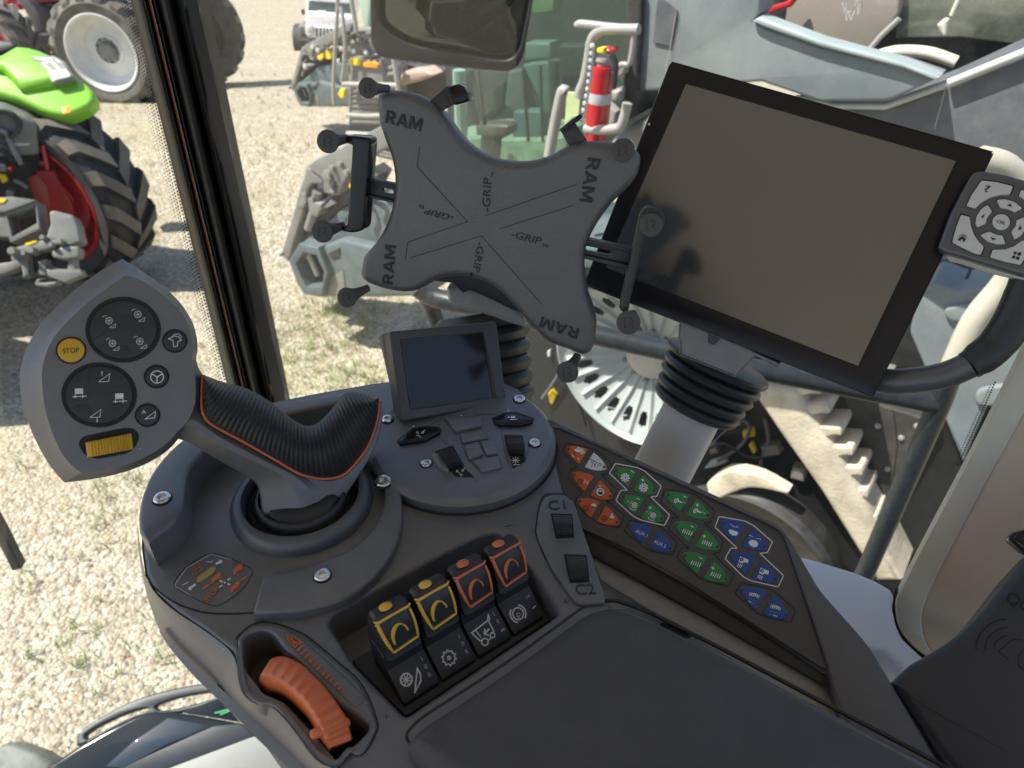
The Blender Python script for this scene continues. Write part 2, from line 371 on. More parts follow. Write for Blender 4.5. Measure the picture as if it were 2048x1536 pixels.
# rubber boot under the joystick
bo = D.hit((606, 1006)); 
bt_ = M().lathe([(.0565, 0), (.0560, .005), (.0535, .0095), (.050, .0125), (.0465, .012), (.0445, .006), (.044, -.004)], bo, Zn, 64).build('boot_collar', m_boot, con, sharp=60)
M().lathe([(.045, -.002), (.0425, .004), (.0405, .0055), (.0385, .003), (.037, .006), (.0352, .011), (.0335, .0115), (.032, .008), (.030, .010), (.027, .0125), (.018, .014), (0, .0145)], bo, Zn, 64).build('rubber_boot', m_rub, con, sharp=60)
# pictogram plate on the floor, left of the joystick
Zd = lambda p: Z(320, 1060, 5.12, p)
dc = con_dec = M().rib(D, cr(Zd([(148, 565), (260, 390), (510, 245), (735, 300), (935, 400), (930, 470), (830, 620), (600, 770), (440, 740), (325, 680)]), 4), 1.3, .0005, closed=True).build('pictogram_plate', m_line, con)
a = M()
a.rib(D, Zd([(735, 303), (520, 248), (270, 390), (155, 555), (160, 580), (320, 672)]), .9, .0006)
def arrow(m, pl, p, q, wd, hd, h, mi=0):       # block arrow from p to q (pixels)
    p = Vector(p); q = Vector(q); d = (q - p).normalized(); n = Vector((-d.y, d.x)); b = q - d * hd
    m.flat(pl, [p + n * wd / 2, b + n * wd / 2, b + n * wd * 1.15, q, b - n * wd * 1.15, b - n * wd / 2, p - n * wd / 2], h, mi)
arrow(a, D, *Zd([(570, 350), (640, 312)]), 4.5, 6, .0007); arrow(a, D, *Zd([(365, 555), (288, 612)]), 4.5, 6, .0007)
for p, q in (((610, 518), (640, 530)), ((722, 495), (692, 512)), ((606, 585), (640, 565)), ((690, 548), (718, 560)), ((655, 545), (672, 530))): a.rib(D, Zd([p, q]), 3.2, .0007)
a.rib(D, Zd([(475, 322), (520, 330), (545, 315)]), 1.2, .0007); a.rib(D, Zd([(228, 565), (250, 555), (295, 530)]), 1.2, .0007)
a.build('white_pictograms', m_white, con_dec)
a = M()
a.txt(D, 'STOP', *Zd([(485, 735), (612, 605), (452, 705)]), .0007)
arrow(a, D, *Zd([(500, 560), (430, 610)]), 3.5, 7, .0007); arrow(a, D, *Zd([(830, 520), (890, 470)]), 2.5, 6, .0007)
for cx_, cy_ in ((572, 490), (795, 400), (765, 580)):
    f = lambda P: Zd([(cx_ + x, cy_ + y) for x, y in P])
    a.flat(D, f([(-52, 18), (-30, -8), (25, -50), (48, -58), (52, -30), (35, 5), (-8, 28), (-30, 60), (-48, 62), (-38, 36)]), .0007)
    a.rib(D, f([(-10, 40), (-5, 62), (20, 50)]), 1.4, .0007); a.rib(D, f([(30, 20), (55, 5), (60, -18)]), 1.4, .0007)
a.rib(D, Zd([(330, 360), (400, 345), (410, 380), (450, 385), (390, 430), (330, 465), (335, 430), (380, 400), (330, 365)]), 1.2, .0007)
a.build('orange_pictograms', m_orline, con_dec)
a = M().slab(D, [(p[0], p[1]) for p in rnd(Zd([(372, 505), (395, 470), (530, 378), (570, 378), (570, 405), (545, 440), (415, 530), (372, 530)]), 4)], 0, .0008)
a.build('wheel_pictogram', mat('dull_ochre_print', (.42, .30, .10), .5), con_dec)

# ---------------- round pod carrying the small display
tc = D.hit((925, 872), .012)
M().lathe([(.0815, -.012), (.0815, -.004), (.079, -.0015), (.0765, 0), (.0, .0)], tc, Zn, 96).build('round_pod', m_deck, con, sharp=30)
M().lathe([(.084, -.0118), (.0818, -.0112)], tc, Zn, 96).build('round_pod_gap', m_gap, con)
TP = D.up(.012); Zt = lambda p: Z(720, 640, 4.2675, p)
for p in ((235, 852), (565, 1228), (1360, 680), (1490, 1055)): screw(Zt([p])[0], TP, 11.6, con)
def key(name, pts, h=.003, m=None, b=.0008, par=con, pl=TP, r=3): return M().slab(pl, rnd(pts, r), 0, h, b=b, k=3).build(name, m or m_deck, par)
def wing(pts, glyph, dot):
    M().slab(TP, rnd([(p[0] + (p[0] - sum(q[0] for q in pts) / len(pts)) * .06, p[1] + (p[1] - sum(q[1] for q in pts) / len(pts)) * .1) for p in pts], 3), 0, .0006).build('button_surround', m_gap, con)
    k = key('push_button', pts, .0042, m_gloss, .0018)
    g = M()
    for st in glyph:
        if st[0] == 'p': g.flat(TP, Zt(st[1]), .0045)
        else: g.rib(TP, Zt(st[1]), 1.3, .0045)
    g.build('button_pictogram', m_grey, k)
    M().lathe([(.0009, 0), (.0008, .0004), (0, .0005)], TP.hit(Zt([dot])[0]), Zn, 10).build('indicator_dot', m_grey, con)
wing(Zt([(322, 1028), (450, 925), (540, 910), (665, 915), (690, 945), (545, 1018), (335, 1048)]), [('l', [(480, 965), (490, 950), (500, 975)]), ('l', [(482, 985), (510, 990), (515, 1000)]), ('l', [(485, 950), (500, 965)]), ('l', [(525, 960), (555, 937), (535, 968), (522, 962)])], (457, 908))
wing(Zt([(1130, 840), (1240, 795), (1330, 790), (1470, 835), (1478, 855), (1370, 888), (1180, 885)]), [('p', [(1288, 820), (1320, 818), (1325, 838), (1290, 840)]), ('l', [(1280, 850), (1345, 846)]), ('l', [(1262, 835), (1270, 822), (1278, 836)])], (1265, 775))
M().lathe([(.0009, 0), (.0008, .0004), (0, .0005)], TP.hit(Zt([(865, 815)])[0]), Zn, 10).build('indicator_dot', m_grey, con)
key('push_button', Zt([(728, 835), (1030, 820), (1040, 895), (812, 942)]), .0035, m_deck, .0012)
key('push_button', Zt([(850, 962), (1035, 930), (1098, 998), (872, 1042)]), .003, m_deck, .0014)
key('push_button', Zt([(888, 1062), (1005, 1032), (1052, 1140), (925, 1182)]), .003, m_deck, .0014)
key('push_button', Zt([(1022, 1024), (1125, 1020), (1183, 1128), (1078, 1143)]), .003, m_deck, .0014)
key('push_button', Zt([(965, 1195), (1185, 1150), (1213, 1243), (1034, 1288)]), .003, m_deck, .0014)
M().rib(TP, Zt([(590, 895), (705, 840), (850, 960), (875, 1080), (930, 1195), (1030, 1290)]), .8, .0004).rib(TP, Zt([(985, 790), (985, 810), (1150, 800), (1195, 890), (1240, 1140), (1290, 1290)]), .8, .0004).rib(TP, Zt([(660, 985), (745, 1065), (870, 1240), (1000, 1380)]), .8, .0004).build('moulded_line', m_line, con)
def thumb(pts, dirv, hgt, par, pl, n=13, side=None):   # knurled scroll wheel in its slot: quad pts, axle along the first side
    A, B, Cc, Dd = [Vector(p) for p in pts]; rows = []
    for i in range(n * 4 + 1):
        f = i / (n * 4); h = hgt * math.sin(math.pi * (.06 + .88 * f)) + (-.0005 if i % 4 in (0, 1) else .0)
        l = A.lerp(Dd, f); r = B.lerp(Cc, f); l2 = l.lerp(r, .03); r2 = l.lerp(r, .97)
        rows.append([pl.hit(l, -.002), pl.hit(l, h - .0006), pl.hit(l2, h), pl.hit(r2, h), pl.hit(r, h - .0006), pl.hit(r, -.002)])
    w_ = M().grid(rows).build('scroll_wheel', m_dark, par, sharp=25)
    M().slab(pl, [tuple(A + (A - Cc) * .08), tuple(B + (B - Dd) * .08), tuple(Cc + (Cc - A) * .08), tuple(Dd + (Dd - B) * .08)], 0, .0005).build('wheel_slot', m_gap, w_)
thumb(Zt([(655, 1130), (790, 1085), (872, 1232), (762, 1276)]), 0, .010, con, TP)
M().slab(TP, cr(Zt([(612, 1148), (655, 1132), (705, 1175), (742, 1235), (758, 1280), (715, 1268), (655, 1218)]), 3), 0, .003, b=.001).build('wheel_cheek', m_shell, con)
M().slab(TP, cr(Zt([(1384, 996), (1420, 1022), (1434, 1085), (1420, 1135), (1402, 1148), (1396, 1070)]), 3), 0, .003, b=.001).build('wheel_cheek', m_deck, con)
thumb(Zt([(1240, 992), (1378, 996), (1400, 1148), (1276, 1144)]), 0, .010, con, TP)
d1 = M().slab(TP, Zt([(780, 1288), (868, 1240), (972, 1338), (812, 1332)]), 0, .0006).build('wheel_decal', m_gap, con)
M().rib(TP, Zt([(825, 1285), (868, 1325)]), 1.2, .0008).rib(TP, Zt([(868, 1285), (895, 1262), (880, 1290), (868, 1285)]), 1.2, .0008).rib(TP, Zt([(822, 1298), (824, 1284), (838, 1287)]), 1.2, .0008).rib(TP, Zt([(855, 1325), (868, 1326), (872, 1312)]), 1.2, .0008).build('decal_pictogram', m_grey, d1)
d1 = M().slab(TP, Zt([(1282, 1165), (1415, 1165), (1410, 1205), (1302, 1265)]), 0, .0006).build('wheel_decal', m_gap, con)
a = M()
for k in range(4):
    an = math.pi * k / 4; a.rib(TP, Zt([(1328 + 36 * math.cos(an), 1198 + 30 * math.sin(an)), (1328 - 36 * math.cos(an), 1198 - 30 * math.sin(an))]), 1.2, .0008)
a.rib(TP, Zt([(1305, 1236), (1365, 1234)]), 1.2, .0008); a.build('decal_pictogram', m_grey, d1)

# ---------------- rocker switches in their tray
tray = M().slab(D, rnd(Zr([(262, 985), (390, 915), (1190, 545), (1325, 745), (540, 1272), (330, 1060)]), 6), -.032, -.020, b=.001).build('rocker_tray', m_recess, con)
s1 = D.hit(Z(680, 1060, 3.7926, [(474, 1285)])[0], -.012); s4 = D.hit(Z(680, 1060, 3.7926, [(1312, 757)])[0], -.012)
SA = (s4 - s1); step = SA / 3; su = SA.normalized(); sb = Zn.cross(su)      # along the row, and away from the cushion
def rocker(k, main, m_line_):
    o = s1 + step * k + Vector((0, 0, -.010)); W_ = .0272
    P = lambda a, b, c: o + su * a + sb * b + Zn * c
    # base with sloped label face
    prof = [(-.001, 0), (-.001, .006), (.001, .008), (.0155, .0185), (.0175, .0200), (.0195, .0250), (.0210, .0310), (.040, .0310), (.040, 0)]
    def ext(m, prof, a0, a1, ch=.0012, sk=.05):
        n = len(prof); cc = (sum(p[0] for p in prof) / n, sum(p[1] for p in prof) / n)
        sh = [(p[0] + (cc[0] - p[0]) * sk, p[1] + (cc[1] - p[1]) * sk) for p in prof]
        m.grid([[P(a, b, c) for b, c in q] for a, q in ((a0, sh), (a0 + ch, prof), (a1 - ch, prof), (a1, sh))], close=True)
        bnd = len(m.v)
        m.add([P(a0, b, c) for b, c in sh], [list(range(n))]); m.add([P(a1, b, c) for b, c in sh], [list(range(n))[::-1]])
    m = M(); ext(m, prof, 0, W_); sw = m.build('rocker_switch', m_dark, con, sharp=30)
    # cap
    cp = [(.022, .012), (.0215, .0285), (.0150, .0305), (.0146, .0325), (.0165, .0352), (.0185, .0435), (.0215, .0525), (.0252, .0592), (.0285, .0622), (.0328, .0628), (.0370, .0605), (.0415, .049), (.044, .030), (.044, .012)]
    m = M(); ext(m, cp, .0004, W_ - .0016, .0022, .085); cap = m.build('rocker_cap', m_black, sw, sharp=30)
    # coloured outline that runs up the face and over the top
    def face(a, f):      # point on the cap face, f from bottom .. to beyond the top edge
        pts = [(.0165, .0352), (.0185, .0435), (.0215, .0525), (.0252, .0592), (.0285, .0622), (.0328, .0628), (.0370, .0605), (.0415, .049)]
        L = [0]
        for q0, q1 in zip(pts, pts[1:]): L.append(L[-1] + math.hypot(q1[0] - q0[0], q1[1] - q0[1]))
        s = max(0, min(L[-1] - 1e-6, f)); j = max(i for i in range(len(L) - 1) if L[i] <= s)
        g = (s - L[j]) / (L[j + 1] - L[j]); b = pts[j][0] + (pts[j + 1][0] - pts[j][0]) * g; c = pts[j][1] + (pts[j + 1][1] - pts[j][1]) * g
        return P(a, b - .0004, c + .0003)
    m = M(); x0, x1 = .0012, W_ - .0024; r = .0009
    lft = [face(x0 + .0045 * (1 - i / 10) ** 1.6, .0012 + .0238 * i / 10) for i in range(11)]; rgt = [face(x1 - .0012 + .0012 * math.sin(math.pi * (.15 + .7 * i / 10)), .0030 + .0220 * i / 10) for i in range(11)]
    m.tube(lft[::-1] + rgt, [r * 1.35] * 8 + [r] * 14, 6)
    m.tube([face(x0 - .0016, .0285), face(x0 + .001, .0268), face((x0 + x1) / 2, .0270), face(x1 - .001, .0268), face(x1 + .0010, .0280)], [r * .7, r * 1.2, r, r, r * .7], 6)
    m.tube([face(x0 - .0008, .0266), face(x0 + .0002, .0250)], r * 1.3, 6)
    bo_ = face(x0 + .0100, .0345); m.lathe([(.0046, 0), (.0044, .0010), (.0032, .0020), (0, .0024)], bo_ - Zn * .0012, (Zn * .9 + sb * .4), 14)
    # crescent
    cxm = (x0 + x1) / 2 + .0002; pts = []; wid = []
    for i in range(13):
        t = math.radians(200 - 190 * i / 12); pts.append(face(cxm + .0056 * math.cos(t), .0100 + .0095 * math.sin(t))); wid.append(.0002 + .0013 * math.sin(math.pi * min(1, (i + 1) / 10.5)) ** 1.0 if i < 10 else .0006)
    m.tube(pts, wid, 6)
    m.build('rocker_outline', m_line_, cap)
    # label on the sloped face
    n_ = (Zn * .015 - sb * .0105).normalized(); e_ = (sb * .015 + Zn * .0105)
    Q = lambda x, y: P(W_ * x, .001, .008) + e_ * y + n_ * .0004
    g = M()
    def ln(pts, wd=.0009, cl=False):
        pts = [Q(*p) for p in pts]; n = len(pts)
        for i in range(n if cl else n - 1):
            a_, b_ = pts[i], pts[(i + 1) % n]; d = (b_ - a_).normalized(); q = n_.cross(d) * wd / 2; e = d * wd * .4
            g.add([a_ - e + q, b_ + e + q, b_ + e - q, a_ - e - q], [[0, 1, 2, 3]])
    def word(st, x, y, hh, al=0):
        V_, F_, a0, a1 = glyphs(st); k_ = hh / .7
        ux = (su).normalized(); uy = e_.normalized()
        g.add([Q(x, y) + ux * (v[0] - (a0 + a1) / 2) * k_ + uy * v[1] * k_ for v in V_], F_)
    circ = lambda cx_, cy_, rx, n=20, a0=0, a1=360: [(cx_ + rx * math.cos(math.radians(a0 + (a1 - a0) * i / n)), cy_ + rx * 1.5 * math.sin(math.radians(a0 + (a1 - a0) * i / n))) for i in range(n + (0 if a1 - a0 == 360 else 1))]
    if k == 0:
        c8 = circ(.30, .52, .15, 8); ln(c8, .0009, True); 
        for i in range(4): ln([c8[i], c8[i + 4]], .0007)
        ln([(.34, -.02), (.66, .66), (.66, .42), (.60, .22), (.34, -.02)], .0009)
        for st, y in (('1', .78), ('0', .48), ('R', .16)): word(st, .86, y, .0029)
    elif k == 1:
        t = []
        for i in range(10):
            for da, rr in ((0, .19), (14, .15), (26, .15)): t.append((.38 + rr * math.cos(math.radians(36 * i + da)), .38 + rr * 1.5 * math.sin(math.radians(36 * i + da))))
        ln(t, .0009, True); ln(circ(.38, .38, .035, 10), .0010, True)
        for st, y in (('1', .78), ('0', .48), ('R', .16)): word(st, .86, y, .0029)
    elif k == 2:
        ln([(.10, .72), (.22, .74), (.62, .80), (.72, .98), (.70, .84), (.64, .72), (.64, .34), (.58, .30)], .0009); ln([(.10, .72), (.20, .30), (.26, .30)], .0009); ln([(.22, .74), (.26, .40)], .0007)
        ln(circ(.30, .18, .085, 14), .0009, True); ln(circ(.56, .24, .065, 12), .0009, True); ln([(.38, .16), (.48, .18)], .0009)
        ln([(.54, .50), (.38, .44)], .0012); ln([(.45, .58), (.38, .44), (.46, .32)], .001)
        for st, y in (('1', .82), ('0', .50)): word(st, .86, y, .0029)
        ln([(.82, .20), (.92, .22)], .0007)
    else:
        ln(circ(.36, .42, .15, 20), .001, True); word('P', .36, .18, .0052); ln(circ(.36, .42, .22, 8, 125, 235), .001); ln(circ(.36, .42, .22, 8, -55, 55), .001)
        word('1/0', .84, .72, .0022); ln([(.80, .30), (.90, .32)], .0007)
    g.build('switch_label', m_grey, sw)
for k in range(4): rocker(k, m_dark, m_yel if k < 2 else m_orline)

# ---------------- C1 / C2 cover plate with two scroll wheels
cv = M().slab(D, rnd(Zr([(1213, 350), (1213, 290), (1228, 190), (1265, 137), (1362, 137), (1385, 163), (1400, 165), (1560, 655), (1560, 690), (1432, 700), (1390, 665), (1290, 520)]), [10, 10, 10, 14, 8, 2, 4, 6, 4, 10, 14, 14]), 0, .003, b=.001)
cv = cv.build('cover_plate', m_deck, con)
M().rib(D, cr(Zr([(1432, 700), (1388, 664), (1286, 520), (1210, 350), (1210, 290), (1226, 188), (1262, 135), (1362, 133)]), 4, False), 2.2, .0006).build('cover_seam', m_gap, cv)
CP = D.up(.003)
for P4 in ([(1292, 240), (1388, 244), (1396, 345), (1316, 350)], [(1360, 450), (1462, 455), (1474, 573), (1388, 577)]): thumb(Zr(P4), 0, .0065, con, CP, 12)
M().txt(CP, 'C1', *Zr([(1275, 216), (1362, 210), (1266, 170)]), 0, .0006).build('embossed_letters', m_recess, cv)  # letters drawn darker than the plate, painting in the shade of their embossing
M().txt(CP, 'C2', *Zr([(1416, 652), (1516, 645), (1404, 598)]), 0, .0006).build('embossed_letters', m_recess, cv)

# ---------------- orange thumb wheel in its pod
Zp = lambda p: Z(440, 1230, 5.02, p)
pod = M().slab(D, [cr(Zp([(178, 235), (295, 128), (400, 85), (470, 85), (620, 112), (825, 200), (945, 283), (1195, 492), (1378, 655), (1490, 845), (1563, 1062), (1566, 1135), (1490, 1300), (1415, 1385), (1345, 1390), (1292, 1370), (1180, 1490), (1010, 1440), (835, 1230), (680, 1035), (530, 900), (385, 880), (250, 770), (195, 530), (182, 330)]), 3), podhole], -.012, .0025, b=.0022, k=3).build('wheel_pod', m_deck2, con)
E1 = cr(Zp([(500, 450), (560, 425), (650, 422), (760, 465), (850, 525), (1000, 670), (1100, 790), (1200, 930), (1262, 1030), (1300, 1150), (1325, 1250)]), 10, False)
E2 = cr(Zp([(400, 615), (450, 608), (560, 640), (700, 725), (780, 790), (850, 860), (950, 1010), (1000, 1100), (1030, 1180), (1070, 1260), (1110, 1330)]), 10, False)
E3 = cr(Zp([(385, 680), (400, 720), (470, 780), (600, 805), (680, 850), (740, 900), (860, 1020), (920, 1110), (950, 1180), (1000, 1270), (1080, 1385)]), 10, False)
n = 132; E1 = resamp(E1, n); E2 = resamp(E2, n); E3 = resamp(E3, n); rows = []
for i in range(n):
    f = i / (n - 1); H = .002 + .018 * math.sin(math.pi * (.04 + .93 * f)) ** .8
    rid = .00055 * math.cos(f * 2 * math.pi * 11) if .05 < f < .97 else 0
    a, b, c = Vector(E1[i]), Vector(E2[i]), Vector(E3[i])
    rows.append([D.hit(a, -.028), D.hit(a + (a - b) * .02, H - .006), D.hit(a, H - .001 + rid), D.hit(a.lerp(b, .06), H + rid), D.hit(a.lerp(b, .9), H + rid), D.hit(b, H - .0012 + rid * .4), D.hit(b.lerp(c, .5), H * .62 - .003), D.hit(c, H * .3 - .012), D.hit(c, -.028)])
tw = M().grid(rows); nn_ = len(rows[0]); tw.f.append(list(range(nn_))); tw.m.append(0); tw.f.append([(n - 1) * nn_ + i for i in range(nn_)][::-1]); tw.m.append(0)
tw = tw.build('thumb_wheel', m_orange, con, sharp=50)
ta, tb = Vector(Zp([(915, 1205)])[0]), Vector(Zp([(1298, 1072)])[0]); pts = []; rad = []
for f, k in ((-.01, .25), (.0, .6), (.03, .9), (.08, 1), (.5, 1.08), (.92, 1), (.97, .9), (1.0, .6), (1.01, .25)):
    pts.append(D.hit(ta.lerp(tb, f), .0075 + .003 * math.sin(math.pi * max(0, min(1, f))))); rad.append(.0031 * k)
M().tube(pts, rad, 14).build('wheel_tab', m_orange, tw, sharp=70)
a = M()
for p0, q0, w_ in [((722, 205), (700, 330), 0)]:
    a.flat(D, Zp([(665, 240), (730, 195), (820, 275), (750, 335)]), .003)
cells = [(800, 335, 48), (838, 370, 48), (878, 405, 46), (922, 452, 44), (958, 490, 42), (995, 525, 40), (1045, 580, 36), (1080, 615, 34), (1118, 650, 30), (1160, 700, 24), (1200, 735, 18), (1232, 770, 14), (1275, 810, 5), (1300, 832, 4), (1318, 850, 3)]
for x, y, L in cells: a.rib(D, Zp([(x - L * .55, y + L * .62), (x + L * .6, y - L * .5)]), 3.6 if L > 6 else 1.2, .003)
a.build('speed_scale', m_orange, pod)
M().rib(D, cr(Zp([(655, 240), (735, 185), (1000, 395), (1440, 810), (1440, 860), (1380, 915), (1330, 905), (1100, 690)]), 3), .7, .003, closed=True).build('scale_outline', m_gap, pod)
M().rib(D, Zp([(688, 245), (728, 215), (790, 272), (748, 305), (688, 245)]), 1.2, .0032).rib(D, Zp([(720, 262), (740, 240), (762, 262)]), 1.6, .0032).build('scale_pictogram', m_gap, pod)
# small moulded signs on the deck
for q_ in ([[(1345, 690), (1380, 678)], [(1352, 672), (1372, 698)]], [[(1045, 300), (1085, 290)]], [[(425, 1275), (455, 1268)], [(435, 1258), (445, 1285)]]):
    a = M()
    for L in q_: a.rib(D, Zr(L), 1.4, .0004)
    a.build('moulded_sign', m_dark, con)

# ================================================================== padded armrest
arm = thing('armrest', 'charcoal padded armrest cushion behind the four rocker switches', 'armrest', D.hit((1250, 1450), -.05))
pad = rnd([(806, 1474), (838, 1440), (1010, 1330), (1168, 1214), (1200, 1202), (1230, 1200), (1290, 1220), (1420, 1285), (1690, 1428), (1885, 1530), (2200, 1720), (1600, 2200), (900, 1580)], [34, 40, 90, 40, 30, 30, 60, 90, 90, 90, 60, 60, 40], 7)
M().slab(D, pad, -.02, .020, b=.015, k=8).build('cushion', m_pad, arm, sharp=80)
M().tube([D.hit(p, -.001) for p in pad], .0016, 6, closed=True).build('seam_piping', m_black, arm)
M().slab(D, rnd([(757, 1496), (775, 1466), (820, 1432), (1175, 1208), (1260, 1212), (1900, 1540), (2200, 1760), (1600, 2200), (880, 1640)], [16, 16, 16, 16, 16, 40, 60, 60, 20], 5), -.10, -.001, b=.006, k=4).build('cushion_base', m_deck, arm, sharp=60)

# ================================================================== joystick
J = Pl(at(575, 1040, .60), (.45, -.75, .5)); Zj = lambda p: Z(0, 500, 2.56, p)
joy = thing('joystick', 'dark grey multifunction joystick with yellow stop button and ribbed grip', 'joystick', J.hit((575, 1050)))
outer = Zj(cr([(625, 45), (500, 117), (380, 208), (270, 310), (190, 405), (135, 505), (106, 600), (102, 690), (118, 800), (150, 900), (200, 1010), (260, 1110), (325, 1187)], 4, False) + cr([(332, 1190), (440, 1178), (560, 1157), (670, 1126), (780, 1078), (860, 1025), (915, 965)], 4, False) + cr([(990, 905), (1045, 800), (1040, 640)], 3, False) + cr([(1020, 610), (1005, 560), (1012, 500), (1003, 425), (980, 358), (930, 280), (860, 207), (780, 145), (700, 90)], 4, False))
inner = Zj(cr([(640, 128), (560, 185), (450, 268), (345, 365), (270, 455), (232, 540), (216, 610), (216, 690), (228, 800), (262, 920), (305, 1020), (350, 1085), (398, 1128)], 4, False) + cr([(420, 1140), (480, 1135), (580, 1118), (690, 1085), (790, 1035), (860, 985), (905, 935)], 4, False) + cr([(960, 880), (1000, 780), (1000, 650)], 3, False) + cr([(990, 600), (985, 560), (988, 500), (980, 430), (958, 370), (910, 300), (840, 235), (765, 180), (690, 140)], 4, False))
assert len(outer) == len(inner)
cxo = (560, 640)
back = [(p[0] + (Zj([cxo])[0][0] - p[0]) * .12, p[1] + (Zj([cxo])[0][1] - p[1]) * .12) for p in outer]
rows = [[J.hit(p, -.034) for p in back], [J.hit(p, -.012) for p in outer], [J.hit(p, -.008) for p in outer]]
for f in (.08, .5, .94): rows.append([J.hit((a[0] + (b[0] - a[0]) * f, a[1] + (b[1] - a[1]) * f), -.008 + .014 * f) for a, b in zip(outer, inner)])
rows.append([J.hit(b, .0066) for b in inner])
hd = M().grid(rows, close=True)
hd.flat(J, inner, .0066); hd.flat(J, back[::-1], -.034)
head = hd.build('grip_head', m_deck2, joy, sharp=26)
F = J.up(.0066)
def jkey(c, r, ry, m, name, h=.002, ring=True):
    cpx = Zj([c])[0]; e = ell(cpx, r / 2.56, ry / 2.56, 36)
    k = M().slab(F, e, 0, h, b=.0009, k=3).build(name, m, joy)
    if ring: M().slab(F, [ell(cpx, r / 2.56 * 1.13, ry / 2.56 * 1.13, 36), e], 0, .0005).build('button_gap', m_gap, k)
    return k
st = jkey((364, 514), 70, 62, m_amber, 'stop_button', .003)
M().txt(F, 'STOP', *Zj([(323, 531), (406, 524), (321, 505)]), .0031).build('stop_lettering', m_emb, st)
def reel(g, pl, x, y, s, h, w_=.9):           # header reel and knife pictogram
    g.rib(pl, Zj(ell((x, y), s * .6, s * .6, 8)), w_, h, closed=True)
    for k in range(4): a_ = math.pi * k / 4; g.rib(pl, Zj([(x + s * .6 * math.cos(a_), y + s * .6 * math.sin(a_)), (x - s * .6 * math.cos(a_), y - s * .6 * math.sin(a_))]), w_ * .7, h)
    g.rib(pl, Zj([(x + s * .1, y + s * 1.2), (x + s * 1.2, y + s * .5), (x + s * 1.05, y + s * 1.15), (x + s * .1, y + s * 1.2)]), w_, h)
    g.rib(pl, Zj([(x - s * 1.1, y - s * .6), (x - s * .7, y - s * .9), (x - s * .4, y - s * .8)]), w_, h)
def dpad(c, rx, ry, rot, kind):
    base = jkey(c, rx, ry, m_dark, 'direction_pad', .0022)
    g = M()
    for k in range(4):                          # dark hollows between the four keys
        a_ = math.radians(rot + 90 * k); cx_, cy_ = c[0] + rx * .72 * math.cos(a_), c[1] + ry * .72 * math.sin(a_)
        u_ = (math.cos(a_), math.sin(a_)); v_ = (-u_[1], u_[0])
        q = lambda f, s_: (c[0] + rx * (f * u_[0] + s_ * v_[0]), c[1] + ry * (f * u_[1] + s_ * v_[1]))
        g.slab(F, Zj([q(.52, -.13), q(.52, .13), q(.70, .30), q(.93, .34), q(.97, .2), q(.99, 0), q(.97, -.2), q(.93, -.34), q(.70, -.30)]), .001, .0024, b=.0003)
    g.build('pad_hollow', m_rub, base)
    g = M(); H = .0026
    if kind == 0:
        for x, y in ((558, 362), (706, 330), (576, 478), (716, 468)): reel(g, F, x, y, 30, H)
    else:
        for x, y, d in ((540, 655, -1), (495, 838, 1)):
            g.rib(F, Zj([(x - 35, y + 20), (x + 22, y - 22), (x + 16, y + 18), (x - 35, y + 20)]), 1.3, H)
            if d < 0: arrow(g, F, *Zj([(x - 18, y - 12), (x - 18, y - 36)]), 1.5, 3, H)
            else: arrow(g, F, *Zj([(x + 2, y + 24), (x + 2, y + 46)]), 1.5, 3, H)
        for x, y in ((405, 730), (612, 755)):
            g.flat(F, Zj([(x - 22, y - 20), (x + 20, y - 22), (x + 20, y + 6), (x - 22, y + 8)]), H); g.rib(F, Zj([(x - 34, y + 22), (x + 38, y + 18)]), 1.6, H); g.rib(F, Zj([(x - 20, y + 28), (x - 20, y + 10)]), 2, H); g.rib(F, Zj([(x + 18, y + 28), (x + 18, y + 10)]), 2, H)
    g.build('pad_pictogram', m_grey, base)
dpad((631, 408), 172, 150, 45 - 40, 0); dpad((508, 742), 172, 148, 40, 1)
k = jkey((895, 466), 58, 54, m_dark, 'round_button', .003)
M().rib(F, Zj([(862, 455), (885, 462), (890, 495), (908, 492), (910, 470), (928, 462), (915, 445), (895, 440), (862, 455)]), 1.3, .0031).rib(F, Zj(ell((905, 448), 22, 18, 10, 180, 360)), 1.2, .0031).build('button_pictogram', m_grey, k)
k = jkey((802, 648), 58, 54, m_dark, 'round_button', .003); g = M()
g.rib(F, Zj(ell((804, 650), 33, 31, 24)), 1.9, .0031, closed=True)
for a_ in (90, 210, 330): g.rib(F, Zj([(804, 650), (804 + 31 * math.cos(math.radians(a_)), 650 + 30 * math.sin(math.radians(a_)))]), 2.2, .0031)
g.build('button_pictogram', m_grey, k)
k = jkey((756, 846), 58, 54, m_dark, 'round_button', .003)
M().rib(F, Zj([(742, 866), (796, 826), (792, 858), (742, 866)]), 1.5, .0031).txt(F, 'A', *Zj([(726, 840), (748, 836), (724, 820)]), .0031).build('button_pictogram', m_grey, k)
# amber thumb wheel in its slot
sl_ = M().slab(F, rnd(Zj([(398, 990), (425, 955), (640, 910), (690, 915), (715, 950), (700, 1000), (660, 1040), (500, 1072), (430, 1050)]), 10), 0, .0008, b=.0003).build('wheel_slot', m_gap, joy)
A_, B_ = Zj([(437, 985), (672, 938)]), Zj([(447, 1063), (682, 1020)]); rows = []
for i in range(61):
    f = i / 60; a0 = Vector(A_[0]).lerp(Vector(A_[1]), f); b0 = Vector(B_[0]).lerp(Vector(B_[1]), f); h = .0095 * math.sin(math.pi * (.1 + .8 * f)) + .0005 * (1 if (i // 2) % 2 else -1) * (3 < i < 57)
    rows.append([F.hit(a0, 0), F.hit(a0, h - .001), F.hit(a0.lerp(b0, .08), h), F.hit(a0.lerp(b0, .92), h), F.hit(b0, h - .001), F.hit(b0, 0)])
M().grid(rows).build('thumb_wheel', m_amber, joy, sharp=22)
